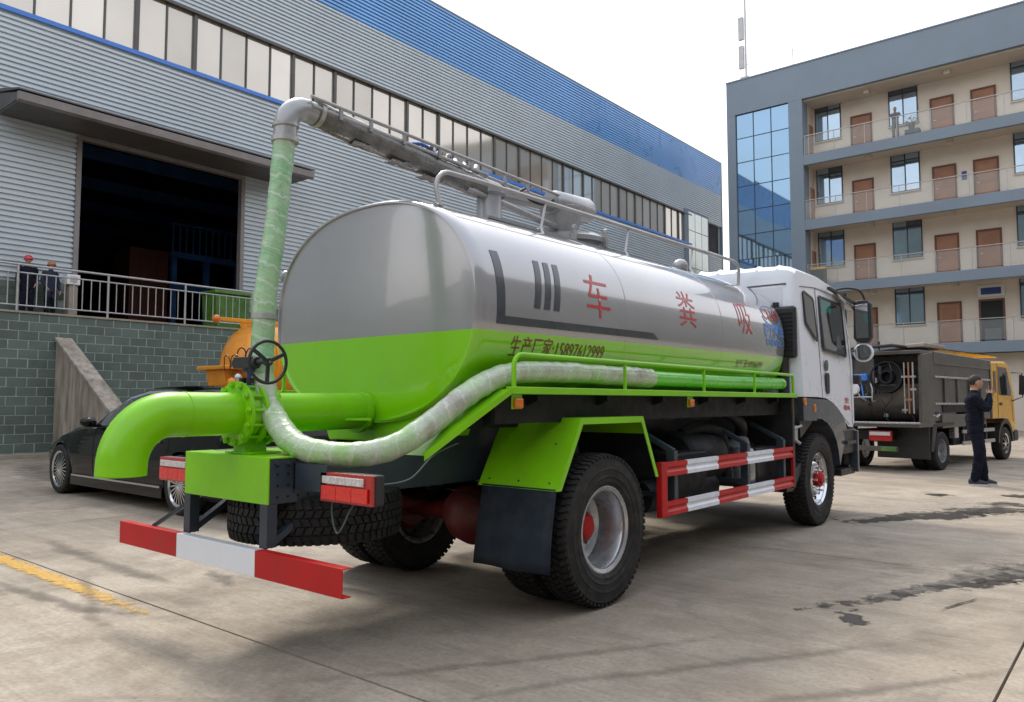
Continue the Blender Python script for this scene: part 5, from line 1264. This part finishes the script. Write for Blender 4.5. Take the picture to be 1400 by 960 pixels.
for sgn in (-1, 1):
    cwin(2.02, 3.05, .10, .90, 'side_window', 'glass', sgn); cwin(3.12, 4.05, .10, .90, 'side_window', 'glass', sgn); cwin(4.1, 4.45, .12, .84, 'quarter_window', 'glass', sgn)
    cwin(1.85, 4.6, .0, .05, 'window_trim', 'chrome', sgn, 24); cwin(1.85, 4.6, .92, 1.0, 'window_trim', 'chrome', sgn, 24)
    yy_ = CYC + sgn * .94
    MB().box((XF + 1.35, CYC + sgn * .915, .30), (XF + 3.85, CYC + sgn * .945, .325)).build('sill_trim', 'chrome', body)
    MB().box((XF + 1.3, CYC + sgn * .88, .17), (XF + 3.88, CYC + sgn * .935, .30)).build('side_skirt', 'carpaint', body, bevel=.01)
    for s in (2.0, 3.1, 4.0):
        c = csec(s); MB().tube([(XF + s, CYC + sgn * (y + .001), z) for y, z in c[1:6]], .004, 4).build('door_gap', 'under', body)
    for s in (2.85, 3.85): MB().box((XF + s - .22, CYC + sgn * .935, .86), (XF + s, CYC + sgn * .965, .885)).build('door_handle', 'chrome', body, bevel=.005)
    MB().ico((XF + 1.98, CYC + sgn * 1.0, 1.09), .12, (.7, .95, .6)).box((XF + 1.95, CYC + sgn * .86, 1.02), (XF + 2.05, CYC + sgn * .98, 1.06)).build('wing_mirror', 'carpaint', body, smooth=50)
    MB().ico((XF + .30, CYC + sgn * .68, .70), .15, (1.2, .70, .4)).build('headlight', 'lensw', body, smooth=60)
    MB().ico((XF + 5.32, CYC + sgn * .70, .88), .15, (.7, 1, .55)).build('tail_lamp', 'lensred', body, smooth=60)
def cscreen(s0, s1, k, name):
    rows = []
    for i in range(9):
        s = s0 + (s1 - s0) * i / 8; c = csec(s); pts = [(-c[7][0] * k, c[7][1]), (-c[8][0], c[8][1]), (0, c[9][1]), (c[8][0], c[8][1]), (c[7][0] * k, c[7][1])]
        rows.append([V(XF + s, CYC + y, z + .008) for y, z in pts])
    MB().grid(rows).build(name, 'glass', body, smooth=60, fixn=False)
cscreen(1.70, 2.5, .98, 'windscreen'); cscreen(4.15, 4.82, .98, 'rear_window')
MB().box((XF + .3, CYC - .8, .2), (XF + 5.2, CYC + .8, .35)).build('floor_pan', 'under', body)
MB().box((XF + 5.30, CYC - .26, .68), (XF + 5.46, CYC + .26, .80)).build('number_plate', 'signblue', body)
for s in (.90, 4.27):
    small_wheel(sd, XF + s, CYC - .82, .368, .24, -1, 22, .27, axis='y'); small_wheel(sd, XF + s, CYC + .82, .368, .24, 1, 22, .27, axis='y')
    MB().cyl((XF + s, CYC - .7, .34), (XF + s, CYC + .7, .34), .37, 24).build('wheel_well', 'under', body)

sd.scale = (1.08, 1, 1); sd.location.x -= .06
for k_ in kids(sd):
    if k_.name.startswith('wheel'): k_.scale = (1 / 1.08, 1, 1)
# orange tanker behind the sedan
ot = thing('orange_tanker', (-14.85, 9.25, 0), 'orange tank truck standing between the black sedan and the block wall', 'truck')
OX, OYc, OZ, OR = -14.85, 9.25, 2.17, .92
tb = MB().lathe([(.02, -.62), (.25, -.60), (.5, -.50), (.72, -.34), (.86, -.14), (.91, 0), (.92, .04), (.92, 4.9), (.86, 5.1), (.5, 5.35), (.02, 5.4)], (OX, OYc, OZ), (1, 0, 0), 48).build('tank', 'orange', ot, smooth=50)
MB().lathe([(.91, 0), (.955, 0), (.955, .05), (.91, .05)], (OX - .02, OYc, OZ), (1, 0, 0), 48).build('tank_ring', 'orange', tb, smooth=30)
MB().beam((OX - 1.0, OYc - .2, 3.08), (OX + 4, OYc - .2, 3.10), .08, .08).box((OX - .1, OYc - .4, 3.0), (OX + .5, OYc + .4, 3.10)).build('top_beam', 'orange', ot, bevel=.01)
MB().ico((OX - 1.0, OYc - .2, 3.08), .09).build('work_lamp', 'amber', ot)
MB().box((OX - 1.0, OYc - .55, OZ - .13), (OX + .2, OYc + .55, OZ - .05)).prism([(OX - .9, OZ - .13), (OX - .3, OZ - .13), (OX - .2, OZ - .5), (OX - .5, OZ - .62), (OX - .85, OZ - .45)], 1, OYc - .35, OYc + .35).build('rear_platform', 'orange', ot, bevel=.02)
for k in range(3): MB().tube(spline([(OX - .8 + k * .2, OYc - .56, OZ - .05), (OX - .72 + k * .2, OYc - .62, OZ + .28), (OX - .58 + k * .2, OYc - .62, OZ + .25), (OX - .52 + k * .2, OYc - .56, OZ - .05)], 6), .014, 6).build('hose_loop', 'black', ot, smooth=60)
for k in range(5): MB().lathe([(.02, 0), (.07, .02), (.09, .05), (.09, .13), (.05, .16)], (OX - .8 + k * .14, OYc - .40, OZ - .40 + .09 * (k % 2)), (0, -1, .1), 14).build('pipe_fitting', ['orange', 'rim', 'under'][k % 3], ot, smooth=40)
MB().box((OX - .7, OYc - .45, .95), (OX + 5.6, OYc + .45, 1.3)).build('chassis', 'under', ot)
MB().box((OX - .95, OYc - 1.1, 1.45), (OX - .3, OYc + 1.1, 1.58)).build('rear_beam', 'orange', ot, bevel=.02)
for xx in (OX + .9, OX + 4.4):
    for sg in (-1, 1): small_wheel(ot, xx, OYc + sg * .95, .5, .28, sg, 0, .29, axis='y')
MB().box((OX + 5.5, OYc - 1.1, .9), (OX + 7.2, OYc + 1.1, 2.9)).build('cab', 'orange', ot, bevel=.1)

ot.rotation_euler = (0, 0, R(90))
# refuse collector parked beyond the cab, built facing +y about its rear axle and then turned
gt = thing('refuse_truck', (0, 0, 0), 'dirty grey tipping refuse truck with a yellow cab parked beyond the white cab', 'truck')
def GB(name, m, a, b, bevel=.01, parent=None): return MB().box(a, b).build(name, m, parent or gt, bevel=bevel)
GB('chassis_frame', 'under', (-.4, -1.0, .62), (.4, 4.6, .82))
bd = MB().prism([(-.35, .98), (-.35, 2.36), (2.95, 2.30), (2.95, 1.0), (2.3, 1.0), (2.2, 1.18), (.9, 1.18), (.8, .98)], 0, -.98, .98).build('body', 'gbody', gt, bevel=.02)
MB().prism([(-.36, 2.14), (-.36, 2.40), (2.96, 2.34), (2.96, 2.12)], 0, -1.02, 1.02).build('top_band', 'gbody', bd, bevel=.02)
MB().box((.981, -.3, 1.86), (1.02, 2.9, 1.90)).box((.981, -.3, 1.32), (1.01, 2.9, 1.36)).build('side_rib', 'rim', bd, bevel=.01)
MB().box((.981, .1, 1.16), (1.0, 1.9, 1.31)).build('side_shade_strip', 'under', bd)  # flat dark strip in place of the shade in a recess
MB().prism([(.0, .84), (.0, 1.12), (2.5, 1.12), (2.5, .88)], 0, .90, 1.015).build('side_skirt', 'gbody', gt, bevel=.01)
# rear compartment with hose reel, taps and rods
for s in (-1, 1): MB().prism([(-1.0, .98), (-.95, 2.3), (-.36, 2.38), (-.36, .98)], 0, s * .98 - .03, s * .98 + .03).build('rear_cheek', 'gbody', gt, bevel=.01)
MB().grid([[V(x, -.92 + .45 * (1 - math.sin(t)), .98 + .75 * (1 - math.cos(t))) for x in (-.94, .94)] for t in [i * PI / 16 for i in range(9)]]).build('hopper_lip', 'gbody', gt, smooth=60, fixn=False)
GB('rear_roof', 'gbody', (-1.0, -1.0, 2.32), (1.0, -.34, 2.39)); GB('rear_ledge', 'gbody', (-1.02, -1.15, .88), (1.02, -.36, .98)); GB('ledge_edge', 'rim', (-1.03, -1.17, .945), (1.03, -1.13, .985))
GB('control_panel', 'gbody', (-.45, -.98, 1.55), (.12, -.90, 2.25))
MB().lathe([(.08, .14), (.10, 0), (.14, 0), (.15, .10), (.28, .10), (.29, 0), (.32, 0), (.33, .28), (.10, .28)], (.36, -1.0, 1.88), (0, 1, -.1), 32).build('hose_reel', 'under', gt, smooth=35)
MB().lathe([(.23, .05), (.31, .06), (.31, .22), (.23, .23)], (.36, -.98, 1.88), (0, 1, -.1), 24, closed=True).build('reel_hose', 'rubber', gt, smooth=35)
for k, x in enumerate((.72, .80, .88)): MB().tube([(x, -1.03, 1.15), (x, -1.03, 2.15)], .016, 8).box((x - .05, -1.05, 1.2 + k * .2), (x + .05, -1.0, 1.24 + k * .2)).box((x - .05, -1.05, 1.85), (x + .05, -1.0, 1.89)).build('lift_rod', ['rim', 'door', 'rail'][k], gt)
GB('pump_box', 'trimblue', (-.25, -1.10, 1.80), (.02, -.98, 1.95), .03)
MB().lathe([(.02, 0), (.11, .0), (.12, .03), (.10, .06)], (-.22, -1.12, 1.64), (0, -1, 0), 20).build('pressure_gauge', 'signw', gt, smooth=30)
for k in range(5): MB().tube(spline([(-.3 + k * .09, -1.02, 1.75), (-.28 + k * .1, -1.08, 1.62), (-.2 + k * .08, -1.1, 1.52 - .03 * k), (-.1 + k * .06, -1.0, 1.40)], 5), .015, 6).build('control_hose', ['black', 'rim', 'trimblue', 'black', 'rail'][k], gt, smooth=60)
random.seed(9)
for k in range(26):
    x, z = random.uniform(-.85, .95), random.uniform(1.05, 2.2); a_ = random.uniform(.03, .1); d_ = -.98 + .5 * max(0, (1.6 - z))
    if k % 3: GB('bracket', ['gbody', 'chassis', 'rim', 'black'][k % 4], (x, d_ - .03, z), (x + a_, d_ + .05, z + random.uniform(.04, .2)), .004)
    else: MB().tube(spline([(x, d_, z), (x + .06, d_ - .06, z - .12), (x + random.uniform(-.15, .15), d_ - .03, z - .3)], 4), .012, 6).build('hose_line', ['black', 'rail', 'door'][k % 3], gt, smooth=60)
for y in (.2, .9, 1.6, 2.3): GB('side_rib', 'gbody', (.981, y, 1.36), (1.01, y + .05, 1.86), .005, bd)
for k in range(7): MB().cyl((.93, -.4 + .03 * k, 1.02 + .02 * (k % 3)), (1.01, -.42 + .05 * k, 1.12 + .05 * (k % 2)), .02, 6).build('fitting', ['rim', 'chassis'][k % 2], gt, smooth=40)
GB('shelf', 'rim', (-.5, -1.12, 1.46), (.12, -.96, 1.49))
MB().tube([(-.9, -.98, 2.45), (.5, -1.02, 2.50), (.95, -.4, 2.42)], .035, 8).tube([(.2, -.9, 2.43), (.2, -.9, 2.6)], .02, 6).build('roof_bar', 'black', gt, smooth=60)
MB().prism([(.45, 2.44), (1.0, 2.46), (1.02, 2.54), (.75, 2.53), (.45, 2.49)], 1, -.8, .3).build('roof_flap', 'orange' if False else 'seat', gt, bevel=.02)
rows = [[V(x, y + .0, 2.40 + .15 * math.cos(x * 1.3) * (1 - .06 * math.sin(y * 6)) * min(1, (3.62 - y) * 3 + .3)) for x in [-.98 + i * .14 for i in range(15)]] for y in [.6 + j * .1 for j in range(31)]]
MB().grid(rows).build('yellow_tarpaulin', 'yellow', gt, smooth=60, fixn=False)
for y in (1.2, 2.0, 2.8): MB().tube([(x, y, 2.415 + .155 * math.cos(x * 1.3)) for x in [-.98 + i * .14 for i in range(15)]], .012, 6).build('tie_rope', 'under', gt)
# tail
tlr = GB('tail_light', 'lensdk', (.02, -1.08, .60), (.46, -1.0, .80)); GB('clear_lens', 'lensw', (.04, -1.09, .71), (.44, -1.082, .78), .003, tlr)
tl2 = GB('tail_light', 'lensdk', (-.56, -1.08, .60), (-.14, -1.0, .80)) if False else None
GB('rear_bumper', 'gbody', (-.95, -1.12, .40), (.58, -1.04, .50)); GB('reflector', 'bin', (.28, -1.13, .41), (.56, -1.121, .49), .002)
MB().prism([(-.62, .40), (-.50, .92), (-.36, .96), (.62, .96), (.62, .90), (-.30, .88), (-.5, .40)], 0, .55, 1.02).build('mudguard', 'black', gt)
MB().prism([(-.62, .40), (-.50, .92), (-.36, .96), (.62, .96), (.62, .90), (-.30, .88), (-.5, .40)], 0, -1.02, -.55).build('mudguard', 'black', gt)
MB().box((.0, -.66, .25), (1.0, -.62, .90)).build('mud_flap', 'black', gt); MB().box((-1.0, -.66, .25), (-.55, -.62, .90)).build('mud_flap', 'black', gt)
for s in (-1, 1):
    small_wheel(gt, s * .89, 0, .39, .22, s, 0, .235); small_wheel(gt, s * .62, 0, .39, .22, s, 0, .235)
    small_wheel(gt, s * .86, 4.0, .39, .22, s, 8, .235)
    sg = GB('side_guard', 'rail', (s * .93 - .02, 1.3, .70), (s * .93 + .02, 3.3, .78)); GB('lower_bar', 'rail', (s * .93 - .02, 1.3, .45), (s * .93 + .02, 3.3, .53), .01, sg)
    for y in (1.5, 2.9): GB('guard_post', 'chassis', (s * .88 - .02, y - .03, .45), (s * .88 + .02, y + .03, .95), .005, sg)
GB('fuel_box', 'under', (.3, 1.0, .45), (.85, 2.6, .85), .04); GB('silver_box', 'rim', (.86, .75, .62), (.98, .95, .95))
cb = MB().prism([(3.12, .98), (3.12, 2.2), (3.2, 2.34), (4.2, 2.36), (4.45, 2.25), (4.78, 1.55), (4.82, .95), (4.80, .62), (4.55, .62), (4.45, .80), (4.25, .96), (3.7, .98)], 0, -.96, .96).build('cab', 'yellow', gt, bevel=.05)
for s in (-1, 1):
    MB().prism([(3.62, 1.55), (3.62, 2.22), (4.22, 2.20), (4.52, 1.62), (4.50, 1.52)], 0, s * .962, s * .968).build('side_window', 'glass', cb)
    MB().prism([(3.28, 1.6), (3.28, 2.1), (3.45, 2.1), (3.45, 1.6)], 0, s * .962, s * .968).build('quarter_window', 'glass', cb)
    MB().box((s * .962, 3.66, 1.30), (s * .975, 3.82, 1.36)).build('door_handle', 'black', cb)
    for a, b in (((3.55, 2.28), (3.55, 1.0)), ((4.55, 1.5), (4.62, .9))): MB().beam((s * .963, *a), (s * .963, *b), .01, .006, (1, 0, 0)).build('door_gap', 'mull', cb)
    arc = [(4.0 + .55 * math.cos(a), .42 + .55 * math.sin(a)) for a in [i * PI / 10 for i in range(11)]]; arc2 = [(4.0 + .45 * math.cos(a), .42 + .45 * math.sin(a)) for a in [i * PI / 10 for i in range(11)]]
    mb = MB(); mb.add([V(s * .975, *p) for p in arc] + [V(s * .975, *p) for p in arc2] + [V(s * .6, *p) for p in arc2], [(i, i + 1, 12 + i, 11 + i) for i in range(10)] + [(11 + i, 12 + i, 23 + i, 22 + i) for i in range(10)]); mb.build('wheel_arch', 'black', cb, fixn=False)
    MB().prism([(s * 1.10, 1.55), (s * 1.22, 1.55), (s * 1.24, 2.0), (s * 1.12, 2.05)], 1, 4.62, 4.70).tube([(s * .95, 4.6, 2.1), (s * 1.17, 4.66, 2.08), (s * 1.17, 4.66, 1.5), (s * .95, 4.6, 1.4)], .015, 6).build('mirror', 'black', cb)
MB().box((-.85, 4.50, 1.55), (.85, 4.80, 1.60)).build('wiper_panel', 'black', cb); MB().prism([(4.5, 2.2), (4.53, 2.2), (4.83, 1.6), (4.80, 1.6)], 0, -.85, .85).build('windscreen', 'glass', cb); GB('front_bumper', 'black', (-.98, 4.6, .42), (.98, 4.92, .70), .04)
MB().box((.3, 3.02, 1.0), (.98, 3.10, 2.25)).build('cab_guard', 'gbody', gt)
gt.location = (-4.22, 17.75, 0); gt.rotation_euler = (0, 0, -R(8.2)); gt.scale = (1, 1.07, 1)

# ================================================================ people
def person(loc, yaw, label, J, cols, group=None, sc=1., hat=None, hair=True, headyaw=0, headpitch=0, phone=False):
    """J: dict of joint positions; cols: (top, trousers, shoes)"""
    root = thing('person', (0, 0, 0), label, 'person', group)
    nodes = ['pelvis', 'waist', 'chest', 'neck', 'headbase']
    base = dict(pelvis=(0, 0, .96), waist=(0, .0, 1.12), chest=(0, -.01, 1.34), neck=(0, 0, 1.465), headbase=(0, .012, 1.55),
                shL=(-.175, -.01, 1.40), shR=(.175, -.01, 1.40), elL=(-.24, -.02, 1.14), elR=(.24, -.02, 1.14), wrL=(-.24, .08, .90), wrR=(.24, .08, .90),
                hpL=(-.085, 0, .90), hpR=(.085, 0, .90), knL=(-.095, .025, .50), knR=(.095, .025, .50), anL=(-.10, -.02, .09), anR=(.10, -.02, .09))
    base.update(J)
    q = MB()
    def limb(p_, r_, n=14):
        P_ = [V(*base[k]) for k in p_]
        q.tube(spline(P_, 5), [r_[int(i // 5)] + (r_[min(int(i // 5) + 1, len(r_) - 1)] - r_[int(i // 5)]) * (i % 5) / 5 for i in range(5 * (len(P_) - 1) + 1)], n)
        for c_, rr in ((P_[0], r_[0]), (P_[-1], r_[-1])): q.ico(tuple(c_), rr * .99, (1, 1, 1), 2)
    for sd_ in 'LR':
        limb(['sh' + sd_, 'el' + sd_, 'wr' + sd_], [.074, .058, .040]); limb(['hp' + sd_, 'kn' + sd_, 'an' + sd_], [.104, .080, .064])
        q.box(tuple(V(*base['an' + sd_]) - V(.02, .02, .05)), tuple(V(*base['an' + sd_]) + V(.02, .02, .02)))
    rings = []
    pel, wai, che, nek, hb_ = (V(*base[k]) for k in ('pelvis', 'waist', 'chest', 'neck', 'headbase'))
    for c_, rx, ry in ((pel - V(0, 0, .16), .10, .07), (pel - V(0, 0, .13), .165, .115), (pel, .172, .128), (wai, .165, .128), ((wai + che) / 2, .175, .130), (che, .190, .132), (che + V(0, 0, .06), .185, .115), (nek - V(0, 0, .015), .105, .080), (nek + V(0, 0, .02), .070, .066), (nek + V(0, 0, .05), .056, .058), (hb_ + V(0, 0, .03), .050, .054), (hb_ + V(0, 0, .07), .030, .03)):
        rings.append([c_ + V(rx * math.copysign(abs(math.cos(t)) ** .85, math.cos(t)), ry * math.copysign(abs(math.sin(t)) ** .85, math.sin(t)), 0) for t in [2 * PI * i / 20 for i in range(20)]])
    o0 = len(q.v); q.grid([r + [] for r in rings])
    for i in range(len(rings) - 1): q.f.append((o0 + i * 20 + 19, o0 + i * 20, o0 + (i + 1) * 20, o0 + (i + 1) * 20 + 19)); q.mi.append(0)
    q.f.append(tuple(o0 + k for k in range(20))); q.f.append(tuple(o0 + (len(rings) - 1) * 20 + k for k in range(20))); q.mi += [0, 0]; q.uv = {}
    me = q.mesh('p', 'skin'); o = bpy.data.objects.new('p', me); COL.objects.link(o)
    rm = o.modifiers.new('r', 'REMESH'); rm.mode = 'VOXEL'; rm.voxel_size = .012; sm = o.modifiers.new('m', 'SMOOTH'); sm.factor = .6; sm.iterations = 4
    mb = MB(); dg = bpy.context.evaluated_depsgraph_get(); dg.update(); ev = bpy.data.meshes.new_from_object(o.evaluated_get(dg)); bpy.data.objects.remove(o); vs = [v.co.copy() for v in ev.vertices]
    for i, v in enumerate(vs):
        d = noise.noise(v * 8) * .014 + noise.noise(V(v.x * 12, v.y * 12, v.z * 34)) * .009
        v += (v - V(0, 0, v.z)).normalized() * d if v.z < 1.45 else V(0, 0, 0)
    mb.add(vs, [tuple(p.vertices) for p in ev.polygons])
    wl, wr = V(*base['wrL']), V(*base['wrR'])
    for i, f in enumerate(mb.f):
        c = sum((mb.v[k] for k in f), V(0, 0, 0)) / len(f)
        arm = min((c - wl).length, (c - wr).length) < .32 or abs(c.x) > .185
        mb.mi[i] = 2 if c.z > 1.515 and abs(c.x) < .1 else (1 if c.z < .90 and not arm else 0)
    # head with nose, ears, jaw
    hc = V(*base['headbase']) + V(0, .014, .088); Rm = Matrix.Rotation(headyaw, 3, 'Z') @ Matrix.Rotation(headpitch, 3, 'X')
    bm = bmesh.new(); bmesh.ops.create_icosphere(bm, subdivisions=3, radius=1); hv = []
    for v in bm.verts:
        p = v.co.copy(); jaw = max(0, -p.z); q = V(p.x * .078 * (1 - .30 * jaw), p.y * .098 * (1 - .12 * jaw) + .012 * jaw, p.z * .122)
        if p.y > .9: q.y += .0
        if p.y > .2: q.y -= .010 * math.exp(-((p.z - .12) / .12) ** 2) * (1 if abs(p.x) > .2 else .3)
        if p.y > .6: q.y += .022 * math.exp(-((p.z + .12) / .16) ** 2 - (p.x / .16) ** 2) + .006 * math.exp(-((p.z + .52) / .08) ** 2 - (p.x / .3) ** 2)
        hv.append(hc + Rm @ q)
    bm.verts.index_update(); mb.add(hv, [tuple(v.index for v in f.verts) for f in bm.faces], 2); bm.free()
    for s in (-1, 1):
        e = MB().ico((0, 0, 0), .028, (.35, .7, 1.1), 1); mb.add([hc + Rm @ (v + V(s * .078, -.005, -.005)) for v in e.v], e.f, 2)
    # hands: palm, four unequal fingers, thumb from the side of the palm
    for side, w_, el_ in ((-1, wl, V(*base['elL'])), (1, wr, V(*base['elR']))):
        d = (w_ - el_).normalized(); n_ = d.cross(V(0, 1, 0)); n_ = (n_ if n_.length > .2 else V(1, 0, 0)).normalized(); s_ = n_.cross(d)
        pal = MB().ico((0, 0, 0), 1, (1, 1, 1), 2); mb.add([w_ + d * (.055 + v.z * .055) + s_ * v.x * .038 + n_ * v.y * .016 for v in pal.v], pal.f, 2)
        for k in range(4):
            L = (.066, .076, .070, .054)[k]; b_ = w_ + d * .095 + s_ * (-.028 + k * .0185)
            c1_ = b_ + d * L * .5 - n_ * .008 * side; c2_ = b_ + d * L * .85 - n_ * .028 * side; t = MB().tube([b_, c1_, c2_], [.009, .0082, .0065], 7); mb.add(t.v, t.f, 2)
        b_ = w_ + d * .03 - s_ * .032; t = MB().tube([b_, b_ + d * .03 - s_ * .022, b_ + d * .06 - s_ * .024 - n_ * .012 * side], [.011, .0095, .007], 7); mb.add(t.v, t.f, 2)
    mb.build('body', [cols[0], cols[1], 'skin'], root, smooth=60)
    for s in (-1, 1):
        e = MB().ico(tuple(hc + Rm @ V(s * .030, .083, .012)), .009, (1.3, .6, .8), 1).build('eye', 'hair', root)
    MB().ico(tuple(hc + Rm @ V(0, .093, -.060)), .02, (1, .3, .25), 1).build('mouth', 'door', root)
    if hair:
        h = MB().ico((0, 0, 0), 1, (1, 1, 1), 3, 0); keep = []
        hv = [hc + Rm @ (V(v.x * .084, v.y * .104 - .008, v.z * .118 + .014) * (1 + .05 * noise.noise(v * 5))) for v in h.v]
        fs = [f for f in h.f if (lambda c: c.z > (.12 if c.y > .1 else -.42) + .4 * max(0, c.y - .1))(sum((h.v[k] for k in f), V(0, 0, 0)) / 3)]
        q = MB(); q.add(hv, fs); q.build('hair', 'hair', root, smooth=60, fixn=False)
    if hat:
        q = MB(); q.lathe([(.128, -.02), (.120, .0), (.108, .04), (.085, .085), (.045, .112), (.01, .12)], hc + V(0, 0, .025), (0, -.05, 1), 24); q.prism([(-.08, .05), (.08, .05), (.06, .155), (-.06, .155)], 2, hc.z + .012, hc.z + .022)
        q.v = [v if i < 6 * 24 else v + V(hc.x, hc.y, 0) for i, v in enumerate(q.v)]
        q.build('helmet' if hat == 'redhat' else 'cap', hat, root, smooth=50)
    for k in ('anL', 'anR'):
        a = V(*base[k]); q = MB()
        rows = []
        for t, w_, h_ in ((-.085, .026, .07), (-.06, .040, .095), (-.01, .043, .105), (.05, .046, .085), (.11, .048, .06), (.155, .040, .045), (.18, .020, .030)):
            rows.append([V(a.x + w_ * math.cos(x), a.y + t, a.z - .075 + max(0, math.sin(x)) * h_ + .012) for x in [i * PI / 8 for i in range(9)]])
        q.grid(rows); q.add([r[0] for r in rows] + [r[-1] for r in rows], [tuple(list(range(7)) + list(range(13, 6, -1)))]); sh = q.build('shoe', cols[2], root, smooth=60)
        q = MB(); out1 = [(a.x + w_ * 1.04, a.y + t) for t, w_ in ((-.088, .026), (-.06, .042), (0, .045), (.06, .048), (.11, .049), (.155, .042), (.182, .020))]; out2 = [(2 * a.x - x, y) for x, y in out1[::-1]]
        q.prism(out1 + out2, 2, a.z - .09, a.z - .060); q.build('sole', 'shoew', sh)
    if phone:
        q = wr + (wr - V(*base['elR'])).normalized() * .10; MB().box(tuple(q - V(.036, .012, .03)), tuple(q + V(.036, -.003, .11))).build('phone', 'black', root)
    root.location = loc; root.rotation_euler = (0, 0, yaw); root.scale = (sc, sc, sc)
    return root
# man with a phone in the yard
person((-2.22, 14.78, 0), R(-75), 'person in dark navy clothes standing in the yard with a phone at the face',
       dict(elR=(.23, .15, 1.22), wrR=(.11, .20, 1.44), elL=(-.19, .13, 1.20), wrL=(-.03, .21, 1.39), anL=(-.10, .10, .09), knL=(-.095, .07, .50), anR=(.09, -.05, .09)), ('navy', 'navy', 'shoe'), sc=1.035, headyaw=R(6), headpitch=R(-4), phone=True)
person((-22.95, 7.50, PZ + .01), R(-100), 'person in red helmet and dark clothes standing behind the platform railing', dict(elL=(-.22, -.02, 1.16), wrL=(-.18, .10, .98)), ('navy', 'navy', 'shoe'), sc=.95, hat='redhat', hair=True, group='watching men on the platform')
person((-22.9, 8.04, PZ + .01), R(-80), 'person in brown cap and dark blue jacket standing behind the platform railing', dict(elR=(.24, .0, 1.15), wrR=(.2, .12, .98)), ('navy2', 'navy', 'shoe'), sc=.90, hat='brownhat', hair=True, group='watching men on the platform')
person((-9.72, 43.85, FL[4]), R(180), 'person in grey clothes leaning at the topmost office balustrade', dict(elR=(.24, .12, 1.24), wrR=(.14, .26, 1.22), elL=(-.24, .12, 1.24), wrL=(-.14, .26, 1.22)), ('greycloth', 'greycloth', 'shoe'), sc=1.0)
pp = thing('potted_plant', (-8.9, 44.2, FL[4]), 'small dark potted plant on the top corridor beside the window', 'plant')
MB().lathe([(.12, 0), (.18, .3), (.16, .3)], (-9.1, 44.6, FL[4] + .6), (0, 0, 1), 14).build('pot', 'blind', pp)
MB().box((-9.4, 44.4, FL[4]), (-8.7, 44.8, FL[4] + .6)).build('stand', 'blind', pp)
mb = MB()
for k in range(60):
    a = random.uniform(0, 6.3); r = random.uniform(.05, .35); c = V(-9.1 + r * math.cos(a), 44.6 + r * math.sin(a) * .7, FL[4] + .95 + random.uniform(0, .4)); d = V(random.uniform(-1, 1), random.uniform(-1, 1), random.uniform(-.3, 1)).normalized() * .09; e = d.cross(V(0, 0, 1)).normalized() * .03
    mb.add([c - d, c + e, c + d, c - e], [(0, 1, 2, 3)])
mb.build('leaves', 'bin', pp, fixn=False)
